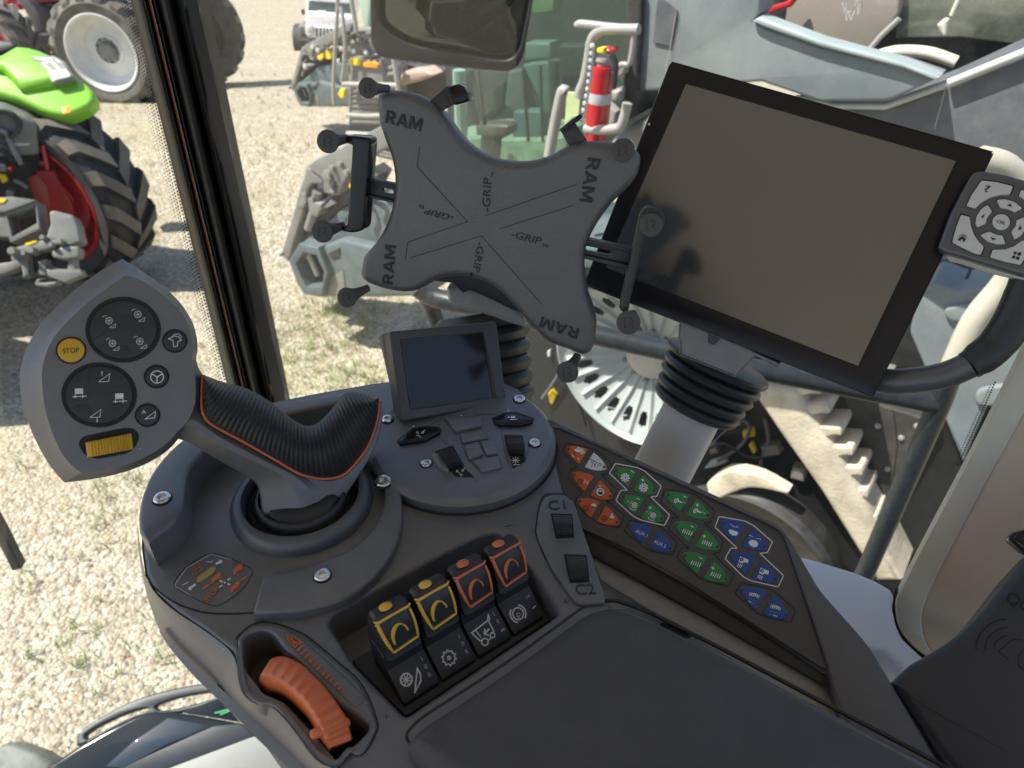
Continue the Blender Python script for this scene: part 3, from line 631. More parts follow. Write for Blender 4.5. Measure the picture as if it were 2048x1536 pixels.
# stem
Ls = resamp(cr(Zj([(880, 960), (965, 985), (1100, 1065), (1200, 1122), (1295, 1178), (1325, 1225), (1337, 1310), (1343, 1390), (1362, 1434), (1372, 1470)]), 5, False), 40)
Ms = resamp(cr(Zj([(880, 900), (985, 908), (1130, 1002), (1250, 1062), (1370, 1117), (1450, 1168), (1512, 1250), (1552, 1340), (1578, 1422), (1590, 1462)]), 5, False), 40)
Rs = resamp(cr(Zj([(980, 820), (1050, 850), (1120, 918), (1260, 992), (1420, 1082), (1600, 1168), (1690, 1230), (1728, 1290), (1705, 1350), (1690, 1420)]), 5, False), 40)
rows = []
for l, m_, r in zip(Ls, Ms, Rs):
    l, m_, r = Vector(l), Vector(m_), Vector(r)
    rows.append([J.hit(l, -.030), J.hit(l, -.012), J.hit(l.lerp(m_, .06), -.009), J.hit(l.lerp(m_, .94), .0035), J.hit(m_.lerp(r, .06), .0045), J.hit(m_.lerp(r, .5), .004), J.hit(r, -.001), J.hit(r, -.03)])
stem = M().grid(rows); nn_ = 8; stem.f.append([39 * nn_ + i for i in range(nn_)]); stem.m.append(0)
stem.build('stem', m_deck2, joy, sharp=24)
flank = Zj(cr([(1560, 1150), (1680, 1175), (1760, 1152), (1830, 1082), (1890, 992), (1935, 862), (1945, 770)], 4, False) + cr([(1958, 775), (1962, 840), (1945, 950), (1900, 1060), (1835, 1165), (1790, 1235), (1752, 1300), (1705, 1375), (1585, 1455)], 4, False))
M().slab(J, flank, -.03, .001, b=.002).build('stem_flank', m_deck2, joy, sharp=40)
# ribbed rubber grip
Tt = resamp(cr(Zj([(1040, 638), (1150, 678), (1250, 704), (1330, 742), (1400, 790), (1470, 845), (1520, 880), (1570, 900), (1625, 885), (1685, 830), (1740, 760), (1785, 727), (1860, 735), (1932, 752)]), 6, False), 520)
Bt = resamp(cr(Zj([(1040, 645), (1034, 800), (1058, 868), (1110, 908), (1250, 983), (1400, 1068), (1520, 1138), (1600, 1163), (1680, 1170), (1760, 1148), (1830, 1078), (1890, 988), (1932, 862), (1940, 760)]), 6, False), 520)
rows = []
for i, (a, b) in enumerate(zip(Tt, Bt)):
    a, b = Vector(a), Vector(b); row = [J.hit(a, -.03)]
    for k in range(15):
        wv = k / 14; f = i / 519
        h = .017 * math.sin(math.pi * (.06 + .90 * wv)) ** .75 + .00075 * math.sin(f * 2 * math.pi * 50) * max(0, min(1, wv * 9 - .2, (1 - wv) * 7)) * (1 if .03 < f < .985 else 0) - .012 * (1 - wv) ** 3
        row.append(J.hit(a.lerp(b, wv), h))
    rows.append(row + [J.hit(b, -.004)])
M().grid(rows).build('ribbed_grip', m_rub, joy, sharp=60)
Bp = [J.hit(p, .0035) for p in resamp(Bt, 120)]
M().tube(Bp, .00125, 8).build('orange_piping', m_orline, joy)

# ================================================================== small display on the round pod
P1 = at(817, 858, .681); P2 = at(1012, 797, .716); uu = (P2 - P1).normalized(); nh = Vector((uu.y, -uu.x, 0)).normalized()
S = Pl(P1, nh * math.cos(math.radians(33)) + Zn * math.sin(math.radians(33)))
dis = thing('small_display', 'small dark display in a square grey housing on the round console pod', 'display', D.hit((930, 800), .012))
fr = rnd(Zt([(262, 98), (1140, 12), (1165, 25), (1252, 700), (1240, 715), (375, 862), (352, 850), (252, 125)]), 4)
sc = Zt([(355, 180), (1048, 106), (1142, 656), (440, 760)])
scO = Zt([(348, 172), (1058, 96), (1165, 662), (432, 768)])
M().slab(S, [fr, scO], -.024, 0, b=.0016, k=3).build('housing', m_disp, dis)
bx = [S.loc(p) for p in Zt([(262, 105), (1150, 15), (1245, 705), (372, 858)])]
lv = [S.loc(p, -.024) for p in Zt([(180, 135), (1080, 30), (1230, 690), (345, 848)])]
M().grid([[S.w(*p, -.012) for p in bx], [S.w(*p, -.020) for p in bx], [S.w(*p, -.024) for p in lv], [S.w(*p, -.034) for p in lv]], close=True).build('back_shell', m_disp, dis, sharp=30)
M().slab(S, sc, -.008, -.0035).build('screen', m_screen2, dis)
M().slab(S, [scO, sc], -.008, -.002).build('screen_frame', m_disp, dis)
M().slab(S, [(a[0], a[1]) for a in [S.loc(p) for p in Zt([(400, 860), (1235, 720), (1240, 740), (410, 880)])]], -.03, -.008, local=True).build('foot', m_disp, dis)

# ================================================================== big touchscreen monitor
MN = Pl(at(1450, 430, .66), (-.36, -.75, .555))
mon = thing('touchscreen_monitor', 'large tilted touchscreen with a black bezel and blank grey screen', 'monitor', MN.hit((1440, 640), -.03))
mo = rnd([(1341, 121), (1989, 303), (1746, 796), (1166, 570)], 12, 5); ms = [(1372, 168), (1912, 322), (1716, 732), (1212, 535)]
M().slab(MN, [mo, ms], -.016, 0, b=.0012, k=3).build('bezel', m_bezel, mon)
M().slab(MN, ms, -.010, -.0002).build('screen', m_screen, mon)
M().slab(MN, rnd([(1352, 135), (1975, 312), (1738, 780), (1182, 565)], 14, 4), -.040, -.0162, b=.004, k=2).build('back_cover', m_dark, mon)
M().rib(MN, [(1341 + 2, 121 + 3), (1986, 304)], 2.2, .0003).rib(MN, [(1987, 306), (1745, 795)], 2, .0003).build('edge_gasket', m_gloss, mon)
M().slab(MN, ell((1298, 248), 2.2, 2.2, 10), 0, .0005).build('light_sensor', m_grey, mon)
def post(name, label, A, B, rp, rb, mpost, extra, nb=5, f0=.45, f1=.8):
    t = thing(name, label, 'monitor post', A)
    ax = B - A; L = ax.length; ax = ax / L
    M().lathe([(rp * 1.02, -.25), (rp, 0), (rp * .98, L * f0), (0, L * f0)], A, ax, 40).build('post', mpost, t)
    pr = []; h = L * f0 - .004
    dh = (L * f1 - h) / nb
    for i in range(nb):
        r = rb * (.80 + .20 * (i + 1) / nb)
        pr += [(r * .90, h), (r * .97, h + dh * .22), (r, h + dh * .5), (r * .97, h + dh * .75), (r * .88, h + dh * .98)]; h += dh
    pr.append((0, h)); M().lathe(pr, A, ax, 44).build('bellows', m_rub, t, sharp=30)
    return t, ax, L
t, ax, L = post('monitor_post', 'grey post with black bellows carrying the large touchscreen', at(1330, 930, .80), at(1470, 660, .755), .0305, .054, m_warm, None)
BK = Pl(MN.hit((1450, 690), .004) , (-.34, -.80, .35))
M().slab(BK, rnd([(1358, 643), (1372, 648), (1500, 700), (1512, 707), (1560, 728), (1556, 738), (1512, 712), (1470, 756), (1360, 712), (1354, 690)], 3), -.05, 0, b=.002).build('tilt_bracket', m_deck, t)
M().slab(BK, rnd([(1416, 668), (1440, 678), (1428, 690), (1416, 686)], 2), 0, .002, b=.0006).build('release_catch', m_dark, t)
M().rib(BK, [(1362, 680), (1362, 708), (1468, 750)], 1.2, .0005).build('bracket_seam', m_gap, t)
cab_ = [at(1455, 845, .80), at(1420, 875, .80), at(1385, 915, .80), at(1358, 975, .79)]
M().tube(cab_, .006, 8, sm=4).build('cable', m_dark, t)
t, ax, L = post('monitor_post', 'short silver-topped post with black bellows behind the small display', at(1003, 850, .90), at(950, 560, .88), .034, .055, m_warm, None, 6, .18, .78)
CPn = Pl(at(970, 620, .83), (0, -.93, .36))
M().slab(CPn, rnd([(893, 575), (1000, 560), (1050, 640), (1052, 656), (1030, 650), (897, 605)], 5), -.06, 0, b=.004).build('silver_cap', m_silver, t)
M().slab(CPn, cr([(938, 588), (955, 580), (975, 585), (1000, 606), (1030, 622), (1026, 640), (985, 628), (948, 615), (934, 605)], 4), 0, .0015, b=.001).build('cap_dimple', m_silver, t)
M().slab(CPn, [(860, 562), (905, 566), (925, 586), (940, 580), (1040, 625), (1100, 640), (1100, 520), (860, 520)], -.04, .012, b=.002).build('holder_arm', m_dark, t)
# ================================================================== tablet holder (X-shaped spring cradle)
X = Pl(at(960, 440, .60), (-.14, -.95, .26))
Za = lambda p: Z(540, 0, 2.56, p); Zb = lambda p: Z(600, 500, 2.56, p)
hol = thing('tablet_holder', 'empty black X shaped tablet holder with rubber knobs, in front of the big monitor', 'tablet holder', X.hit((960, 600), -.02))
plate = Za(cr([(541, 540), (545, 490), (575, 468), (620, 463), (700, 470), (780, 500), (850, 550), (920, 630), (980, 710), (1060, 775), (1150, 815), (1250, 830), (1340, 825), (1430, 800), (1500, 760), (1560, 735), (1640, 725), (1740, 730), (1815, 745), (1885, 785), (1895, 840), (1868, 920), (1805, 990), (1745, 1050), (1685, 1130), (1640, 1210), (1612, 1290), (1608, 1370)], 3, False)) + \
    Zb(cr([(1462, 150), (1472, 230), (1498, 300), (1516, 370), (1512, 440), (1497, 510), (1470, 540), (1435, 543), (1380, 520), (1300, 492), (1250, 462), (1200, 412), (1150, 360), (1100, 300), (1040, 235), (980, 188), (900, 156), (840, 142), (760, 142), (690, 162), (640, 190), (590, 214), (530, 222), (450, 212), (375, 190), (320, 162), (303, 130)], 3, False)) + \
    Za(cr([(458, 1400), (470, 1330), (490, 1298), (535, 1245), (580, 1172), (610, 1090), (628, 1000), (630, 900), (612, 800), (582, 720), (555, 640)], 3, False))
plate = [p for i, p in enumerate(plate) if (Vector(p) - Vector(plate[i - 1])).length > 1.2]
M().slab(X, plate, -.021, 0, b=.0068, k=7, tap=-.001).build('plate', m_plate, hol, sharp=60)
H = -.0004
for f_, L in ((Za, [(588, 628), (772, 674), (600, 562)]), (Za, [(1628, 806), (1584, 1030), (1694, 814)]), (Za, [(628, 1458), (645, 1258), (574, 1452)]), (Zb, [(1432, 404), (1238, 340), (1416, 456)])):
    M().ram(X, *f_(L), .0001, .0006).build('raised_letters', m_emb, hol)  # darker material paints in the shade of recessed letters
g = M(); TH = .0009; BO = dict(bold=.007)
g.txt(X, '-GRIP', *Za([(1126, 1085), (1134, 912), (1086, 1080)]), H, TH, **BO).txt(X, 'TM', *Za([(1146, 908), (1150, 882), (1130, 907)]), H, TH)
g.txt(X, '-GRIP', *Za([(945, 1104), (800, 1066), (930, 1132)]), H, TH, **BO).txt(X, 'TM', *Za([(795, 1052), (767, 1046), (790, 1068)]), H, TH)
g.txt(X, '-GRIP', *Za([(1232, 1212), (1382, 1252), (1246, 1178)]), H, TH, **BO).txt(X, 'TM', *Za([(1390, 1262), (1420, 1268), (1394, 1246)]), H, TH)
g.txt(X, '-GRIP', *Za([(1062, 1235), (1040, 1388), (1098, 1243)]), H, TH, **BO).txt(X, 'TM', *Za([(1026, 1392), (1020, 1415), (1040, 1394)]), H, TH)
for L in ([(766, 752), (752, 853), (1010, 1135), (705, 1240), (693, 1330)], [(1080, 1206), (1393, 1560)], [(1098, 1106), (1572, 943)], [(1175, 1172), (1552, 1052)], [(1080, 1208), (720, 1320)]): g.rib(X, Za(L), 1.3, .0003)
g.build('embossed_marks', m_emb, hol)
def knob(c, r, nb, tilt):                       # soft conical rubber post with a disc end facing the cab
    cpl = X.hit(c, .016); end = X.hit(nb, -.002); q = X.px(c, .016); rr = r * q
    ax = (EYE - cpl).normalized() * .8 + (cpl - end).normalized() * tilt; ax.normalize()
    m = M(); pts = []; rad = []
    A0 = cpl; base = end
    for i in range(9):
        f = i / 8; p = (A0 - ax * .004).lerp(base, f) if i else A0
        pts.append(p)
    pts = [A0 + ax * .0006, A0 + ax * .0002, A0, A0 - ax * .0015] + [(A0 - ax * .0025).lerp(base, f) for f in (.12, .25, .4, .6, .8, 1)]
    rad = [rr * .86, rr * .95, rr, rr * .98] + [rr * k for k in (.86, .70, .56, .46, .40, .38)]
    m.tube(pts, rad, 24); kb = m.build('grip_knob', m_knob, hol, sharp=50)
    F_ = Pl(A0 + ax * .0007, ax); g_ = M()
    a = lambda x, y: tuple(Vector(c) + Vector((x, y)) * r / 22)
    up_ = -8
    g_.rib(F_, [a(-8, 10), a(-7, -9)], 1.6, .0002).rib(F_, [a(-8, 10), a(-2, 8)], 1.4, .0002).rib(F_, [a(-2, -9), a(6, -7), a(7, -1), a(2, 2), a(9, 9)], 1.6, .0002)
    g_.build('knob_mark', m_emb, kb)
for c, r, nb in (((736, 176), 19.5, (776, 177)), ((656, 283), 22, (694, 278)), ((645, 463), 21.5, (686, 452)), ((694, 595), 19.5, (736, 576)), ((1135, 744), 22.5, (1155, 712)), ((1257, 645), 24.5, (1266, 628)), ((1302, 450), 23.5, (1300, 445)), ((1246, 301), 24, (1252, 310))): knob(c, r, nb, .5)
Ze = lambda p: Z(600, 230, 3.936, p)
M().slab(X, rnd(Ze([(352, 160), (465, 168), (540, 178), (546, 230), (497, 890), (482, 915), (412, 930), (330, 918), (322, 878), (372, 868), (412, 236), (360, 222)]), [6, 4, 6, 4, 4, 8, 8, 6, 4, 4, 4, 4]), -.016, .004, b=.0015).build('clamp_arm', m_gloss, hol)
M().slab(X, [Ze([(485, 490), (760, 548), (760, 700), (478, 635)]), rnd(Ze([(655, 572), (735, 590), (735, 628), (650, 608)]), 5)], -.012, -.008, b=.0004).slab(X, Ze([(485, 488), (760, 546), (760, 566), (485, 510)]), -.012, -.004, b=.0008).slab(X, Ze([(480, 612), (760, 678), (760, 700), (478, 636)]), -.012, -.004, b=.0008).build('slide_bar', m_dark, hol)
Zf = lambda p: Z(1150, 400, 4.043, p)
M().slab(X, rnd(Zf([(522, 130), (545, 92), (578, 62), (682, 76), (728, 140), (722, 200), (690, 270), (560, 290), (440, 850), (432, 905), (380, 912), (356, 872), (374, 782), (472, 370)]), [8, 6, 6, 8, 8, 8, 6, 6, 4, 8, 8, 8, 4, 4]), -.006, .008, b=.002).build('clamp_arm', m_dark, hol)
M().slab(X, [Zf([(60, 310), (462, 400), (430, 560), (60, 470)]), rnd(Zf([(80, 370), (290, 412), (284, 452), (80, 414)]), 5)], -.016, -.009, b=.0004).slab(X, Zf([(60, 308), (465, 398), (462, 432), (60, 340)]), -.016, -.005, b=.0008).slab(X, Zf([(60, 440), (438, 525), (430, 562), (60, 472)]), -.016, -.005, b=.0008).build('slide_bar', m_dark, hol)
Zg = lambda p: Z(860, 130, 6.024, p)
M().slab(X, Zg([(-60, 480), (180, 275), (280, 478), (130, 562), (0, 640)]), -.010, -.007, b=.0005).slab(X, Zg([(178, 268), (215, 250), (300, 480), (262, 478)]), -.012, -.001, b=.0008).build('spring_tab', m_dark, hol)
M().slab(X, rnd(Zg([(205, 262), (340, 226), (405, 258), (455, 340), (462, 405), (430, 452), (292, 488)]), 3), -.016, .004, b=.002).build('tab_cap', m_gloss, hol)
M().slab(X, Zg([(1575, 800), (1725, 668), (1895, 912), (1670, 962)]), -.010, -.007, b=.0005).slab(X, Zg([(1555, 778), (1715, 650), (1735, 690), (1580, 812)]), -.012, 0, b=.0008).build('spring_tab', m_dark, hol)
M().slab(X, rnd(Zg([(1712, 655), (1800, 592), (1830, 602), (1836, 640), (1770, 692), (1740, 700)]), 2), -.016, .003, b=.0015).build('tab_cap', m_gloss, hol)

# ================================================================== keypad on its handle, right of the monitor
K = Pl(at(2000, 445, .57), (-.50, -.66, .56)); Zk = lambda p: Z(1860, 330, 6.68, p)
kp = thing('keypad', 'dark keypad with silver OK and arrow keys on a curved handle', 'keypad', K.hit((1950, 520), -.02))
body = Zk(rnd([(610, 78), (760, 76), (1000, 120), (1300, 205), (1640, 320), (1690, 380), (1560, 800), (1380, 1400), (1330, 1490), (1230, 1475), (900, 1385), (400, 1228), (180, 1172), (108, 1112), (112, 1070), (250, 690), (410, 370), (545, 130)], [40, 30, 40, 40, 40, 60, 60, 40, 50, 40, 60, 40, 40, 30, 30, 60, 60, 40], 3))
M().slab(K, body, -.012, 0, b=.0032, k=4).build('keypad_body', m_keybody, kp, sharp=60)
M().slab(K, Zk([(210, 1190), (420, 1240), (900, 1400), (1240, 1490), (1300, 1500), (1330, 1540), (1180, 1500), (880, 1430), (400, 1280), (260, 1250)]), -.02, -.008, b=.002).build('lower_rim', m_warm, kp)
def sk(pts, sym=None, name='silver_key', r=3):
    k = M().slab(K, rnd(Zk(pts), r), -.001, .0022, b=.0007, k=3).build(name, m_key, kp)
    c = [(sum(p[0] for p in pts) / len(pts), sum(p[1] for p in pts) / len(pts))][0]
    M().slab(K, rnd(Zk([(c[0] + (p[0] - c[0]) * 1.07, c[1] + (p[1] - c[1]) * 1.07) for p in pts]), r), -.001, .0003).build('key_gap', m_gap, k)
    if sym:
        g = M()
        for kind, P in sym:
            if kind == 'p': g.flat(K, Zk(P), .0024)
            elif kind == 'l': g.rib(K, Zk(P), 1.2, .0024)
            else: g.txt(K, kind, *Zk(P), .0023)
        g.build('key_symbol', m_emb, k)
sk([(690, 203), (900, 228), (1112, 282), (1065, 395), (930, 398), (790, 440), (680, 505), (600, 582), (485, 545), (560, 390)], [('?', [(722, 362), (800, 362), (735, 272)])])
sk([(415, 662), (530, 690), (545, 800), (590, 930), (655, 1025), (722, 1090), (680, 1195), (600, 1185), (450, 1115), (295, 1032), (345, 840)], [('p', [(375, 1000), (385, 975), (440, 945), (478, 990), (460, 1028), (435, 1022), (440, 1000), (420, 990), (408, 1015), (380, 1010)]), ('l', [(385, 958), (440, 925), (490, 975)]), ('p', [(470, 932), (486, 936), (480, 952), (468, 945)])])
sk([(838, 1130), (1000, 1125), (1130, 1080), (1240, 1000), (1340, 1040), (1290, 1200), (1212, 1335), (1000, 1292), (800, 1232)], [('p', [(1125, 1155), (1165, 1160), (1150, 1200), (1112, 1192)]), ('p', [(1178, 1163), (1225, 1170), (1208, 1215), (1163, 1205)]), ('p', [(1105, 1205), (1145, 1215), (1132, 1255), (1088, 1245)]), ('p', [(1158, 1218), (1200, 1228), (1188, 1272), (1144, 1260)])])
sk([(1185, 410), (1218, 330), (1300, 345), (1560, 430), (1500, 640), (1440, 690), (1370, 560), (1290, 480)])
sk([(890, 465), (1000, 452), (1130, 488), (1238, 578), (1130, 632), (1050, 590), (940, 572)], [('p', [(1025, 540), (1075, 514), (1098, 562)])])
sk([(770, 525), (832, 620), (765, 700), (745, 782), (630, 832), (608, 790), (618, 690), (680, 590)], [('p', [(738, 648), (682, 688), (705, 722)])])
sk([(790, 883), (890, 930), (970, 938), (1012, 1052), (900, 1060), (770, 1020), (668, 935)], [('p', [(808, 962), (888, 986), (835, 1008)])])
sk([(1262, 690), (1155, 738), (1150, 810), (1085, 892), (1132, 998), (1230, 930), (1290, 810)], [('p', [(1210, 800), (1170, 868), (1225, 860)])])
sk([(952 + 120 * math.cos(math.radians(20 * i)), 760 + 108 * math.sin(math.radians(20 * i))) for i in range(18)], [('OK', [(886, 770), (1000, 800), (896, 728)])], r=0)
HT = [MN.hit((1700, 740), -.03), at(1768, 762, .635), at(1834, 760, .62), at(1893, 749, .61), at(1943, 728, .60)]
M().tube(HT, .0105, 14, sm=5).build('handle', m_keybody, kp)
HG = [at(1938, 731, .60), at(1985, 697, .595), at(2018, 655, .59), at(2043, 605, .585), at(2062, 550, .58), at(2075, 500, .58)]
M().tube(HG, [.0118, .0135, .014, .014, .0135, .012], 16, sm=4).build('handle_grip', m_rub, kp)

# ================================================================== membrane key panel
P = Pl(at(1098, 862, .69), (-.12, -.45, .885)); Zm = lambda p: Z(1080, 820, 3.413, p)
pan = thing('key_panel', 'sloping grey side panel with rows of orange, green and blue membrane keys', 'key panel', P.hit((1400, 1150), -.03))
ov = rnd([(1076, 856), (1090, 850), (1118, 857), (1290, 933), (1462, 1012), (1551, 1056), (1566, 1070), (1620, 1228), (1656, 1340), (1640, 1332), (1500, 1243), (1365, 1157), (1248, 1093), (1140, 1046)], [2, 2, 3, 20, 20, 6, 8, 20, 3, 4, 20, 20, 20, 10])
frame = rnd([(1080, 842), (1099, 836), (1300, 934), (1545, 1046), (1572, 1062), (1640, 1180), (1736, 1288), (1873, 1515), (1935, 1620), (1870, 1620), (1690, 1446), (1668, 1385), (1658, 1346), (1656, 1338), (1621, 1228), (1567, 1070), (1552, 1055), (1462, 1011), (1290, 932), (1118, 856), (1104, 855), (1096, 864)], [4, 8, 10, 10, 16, 20, 20, 20, 10, 10, 16, 14, 2, 2, 10, 6, 6, 10, 10, 3, 2, 4])
M().slab(P, frame, -.035, .004, b=.0022, k=4).build('panel_frame', m_keybody, pan, sharp=50)
M().slab(P, ov, -.02, .0006).build('overlay', m_overlay, pan)
M().slab(P, [(1150, 1055), (1248, 1100), (1365, 1165), (1500, 1250), (1645, 1345), (1655, 1352), (1662, 1378), (1650, 1372), (1400, 1229), (1186, 1112)], -.011, -.006, b=.001).build('front_lip', m_black, pan)
M().slab(P, rnd([(1180, 1108), (1400, 1226), (1610, 1346), (1650, 1374), (1672, 1412), (1690, 1448), (1760, 1520), (1700, 1520), (1580, 1400), (1525, 1356), (1400, 1282), (1200, 1160)], 6), -.014, -.012, b=.001).build('support_rail', m_rail2, pan)
LEAF = [(-.5, 0), (-.47, -.14), (-.40, -.29), (-.316, -.412), (-.19, -.51), (-.058, -.545), (-.081, .535), (-.19, .475), (-.30, .375), (-.40, .23), (-.465, .11)]
PAIRS = [((178, 258), (455, 398), 'or', 'wh', 'a'), ((215, 432), (497, 600), 'or', 'or', 'b'), ((255, 612), (543, 775), 'or', 'or', 'c'), ((508, 402), (795, 560), 'gr', 'gr', 'd'), ((553, 588), (848, 752), 'gr', 'gr', 'e'), ((602, 783), (908, 955), 'bl', 'bl', 'f'),
         ((858, 570), (1163, 730), 'gr', 'gr', 'g'), ((915, 770), (1228, 945), 'gr', 'gr', 'h'), ((973, 982), (1288, 1165), 'gr', 'gr', 'i'), ((1228, 762), (1553, 945), 'bl', 'bl', 'j'), ((1298, 985), (1622, 1165), 'bl', 'bl', 'k'), ((1365, 1218), (1703, 1412), 'bl', 'bl', 'l')]
KM = {'or': m_kor, 'gr': m_kgr, 'bl': m_kbl, 'wh': m_kwh}; h1 = .0015; h2 = .0017; h3 = .0019
m_icon = mat('icon_white', (.75, .75, .74), .45); m_icon2 = mat('icon_black', (.012, .012, .012), .45)
for A, B, c1, c2, kind in PAIRS:
    A = Vector(A); B = Vector(B); ce = (A + B) / 2; d = B - A; e = Vector((-50, 95)) * d.length / 312
    for sgn, cc in ((1, c1), (-1, c2)):
        L = [tuple(ce + d * a * sgn + e * b * sgn) for a, b in LEAF]
        k = M().slab(P, Zm(L), 0, h1, b=.0005, k=2).build('membrane_key', KM[cc], pan)
        tip = ce - d * .44 * sgn
        M().flat(P, Zm(ell(tuple(tip), 11, 11, 12)), h2).build('indicator_window', m_dot, k)
        g = M(); q = M(); o = ce - d * .215 * sgn
        f = lambda P_: Zm([(o.x + x, o.y + y) for x, y in P_])
        def gear(x, y, r, n=9, hole=True):
            ring = []
            for i in range(n):
                for da, rr in ((0, 1.25), (18, 1.25), (22, .95), (36, .95)): ring.append((x + r * rr * math.cos(math.radians(360 / n * i + da)), y + r * rr * math.sin(math.radians(360 / n * i + da))))
            q.flat(P, f([(x + (px_ - x) * 1.13, y + (py_ - y) * 1.13) for px_, py_ in ring]), h2)
            g.flat(P, f(ring), h3); q.rib(P, f(ell((x, y), r * .68, r * .68, 14)), .8, .0021, closed=True); q.flat(P, f(ell((x, y), r * .22, r * .22, 8)), .0021)
        def pm(x, y, plus):
            g.rib(P, f([(x - 10, y - 5), (x + 10, y + 5)]), 1.7, h2)
            if plus: g.rib(P, f([(x - 4, y + 10), (x + 4, y - 10)]), 1.7, h2)
        plus = sgn < 0
        if kind == 'a' and sgn > 0:
            g.flat(P, f([(-25, -25), (0, -45), (40, -30), (50, -10), (25, 5), (10, -8), (-10, -10)]), h2); g.flat(P, f([(-45, 0), (-20, 20), (-28, 30)]), h2); q.rib(P, f([(-10, -40), (45, -22), (20, -5), (-18, -12), (-30, 40)]), .8, h3); g.flat(P, f([(0, 25), (12, 40), (4, 44)]), h2)
        elif kind == 'a':
            for L_ in ([(-45, -30), (-8, -12), (10, -2), (45, 12)], [(-25, -20), (-22, 5)], [(-8, -12), (-25, 30)], [(10, -2), (-4, 30)], [(28, 6), (10, 40)], [(45, 12), (28, 30)]): q.rib(P, f(L_), 1.1, h2)
            q.rib(P, f([(-4, 8), (-2, 26)]), 1.4, h2)
        elif kind == 'b' and sgn > 0: q.rib(P, f(ell((-22, 8), 17, 17, 16)), 1.1, h2, closed=True).rib(P, f(ell((-22, 8), 9, 9, 12)), .8, h2, closed=True); g.txt(P, 'N', *f([(2, 18), (28, 28), (12, -8)]), h2)
        elif kind == 'b':
            q.flat(P, f(ell((-5, 6), 34, 34, 20)), h2); g.flat(P, f(ell((-5, 6), 29, 29, 20)), h3); q.flat(P, f([(-18, 4), (12, 10), (8, 28), (-20, 22)]), .0021); q.rib(P, f([(-14, 5), (-12, -10), (2, -12), (8, -2), (6, 8)]), 1.3, .0021); g.flat(P, f([(-8, -40), (4, -30), (-14, -28)]), h2); q.rib(P, f([(-4, 12), (-5, 20)]), 1.0, .0023)
        elif kind == 'c':
            q.rib(P, f(ell((-22, 12), 19, 19, 16)), 1.1, h2, closed=True).rib(P, f(ell((-22, 12), 10, 10, 12)), .8, h2, closed=True)
            an = [(6, -8), (16, -22), (36, -24), (52, -12), (46, 2), (36, 6), (22, -2)] if sgn > 0 else [(8, -2), (22, -12), (26, -28), (36, -24), (40, -8), (50, -2), (46, 12), (28, 14), (14, 8)]
            g.flat(P, f(an), h3); q.rib(P, f(an), .8, .0021, closed=True)
        elif kind == 'd': gear(-8 if not plus else -6, 14, 26); pm(40 if not plus else -12, -28 if not plus else -36, plus)
        elif kind == 'e':
            gear(8, 14, 18); g.rib(P, f(ell((4, 16), 32, 32, 10, 60, 170)), 1.2, h2); pm(34 if not plus else -12, -28 if not plus else -38, plus)
            for x, y in ((-38, -14), (-24, -2), (-14, -12)): g.flat(P, f(box4(x, y, x + 7, y + 6)), h2)
        elif kind == 'f': g.txt(P, 'AUX ' + ('1' if sgn > 0 else '2'), *f([(-38, 2), (38, 38), (-30, -20)] if sgn > 0 else [(-46, 0), (34, 36), (-38, -22)]), h2)
        elif kind == 'g':
            q.flat(P, f([(-36, 4), (-24, -16), (0, -18), (8, -2), (30, 10), (26, 24), (-4, 16), (-20, 26), (-34, 18)]), h2); g.flat(P, f([(-32, 4), (-22, -12), (-2, -14), (6, 2), (27, 12), (24, 21), (-4, 12), (-20, 22), (-30, 16)]), h3); q.rib(P, f(ell((-14, 4), 8, 8, 10)), 1.2, .0021, closed=True)
            pm(46 if not plus else -2, -22 if not plus else -36, plus)
            for i in range(3): g.rib(P, f([(34 + 8 * i, 8 + 4 * i), (32 + 8 * i, 16 + 4 * i)]), .8, h2)
        elif kind in 'hi':
            for i in range(5):
                x0 = -34 + 14 * i; g.rib(P, f([(x0, 18 + 5 * i), (x0 + 14, -8 + 5 * i)]), 1.9, h3); q.rib(P, f([(x0 + 5, 20 + 5 * i), (x0 + 19, -6 + 5 * i)]), .9, h2)
            q.rib(P, f([(-44, 14), (46, 48)]), .9, h2); pm(34 if not plus else -18, -24 if not plus else -34, plus)
        elif kind == 'j':
            bag = [(-34, 6), (-20, 0), (26, 16), (34, 26), (20, 44), (-6, 42), (-26, 28)] if not plus else [(-38, 12), (-24, -6), (6, -6), (28, 12), (26, 36), (4, 46), (-26, 32)]
            q.flat(P, f([(x * 1.12, (y - 20) * 1.15 + 20) for x, y in bag]), h2); g.flat(P, f(bag), h3)
            for s_ in ((-22, -38, 2, -18), (36, -14, 16, -16)) if not plus else ((-4, -24, -28, -38), (16, -16, 42, -12)): g.rib(P, f([s_[:2], s_[2:]]), 1.0, h2); g.flat(P, f([(s_[2] + 4, s_[3] - 5), (s_[2] - 5, s_[3] + 3), (s_[2] + 5, s_[3] + 5)]), h2)
        elif kind == 'k':
            bd = [(-24, -38), (34, -14), (28, 10), (2, 2), (-8, 12), (-34, 0)]
            q.flat(P, f([(x * 1.08 - .5, y * 1.1) for x, y in bd]), h2); g.flat(P, f(bd), h3); q.flat(P, f(ell((-14, -16), 13, 13, 14)), .0021); g.rib(P, f([(-20, -19), (-8, -13)]), 1.1, .0023)
            if plus: g.rib(P, f([(-16, -10), (-12, -22)]), 1.1, .0023)
            for i in range(3): g.rib(P, f([(-32 + 11 * i, 10 + 5 * i), (-44 + 11 * i, 34 + 5 * i)]), 1.6, h3); q.rib(P, f([(-28 + 11 * i, 12 + 5 * i), (-40 + 11 * i, 36 + 5 * i)]), .7, h2)
        elif kind == 'l':
            fan = [(-30, -28), (-10, -26), (16, -20), (38, -6), (32, 14), (8, 2), (-16, -2), (-36, -6)]
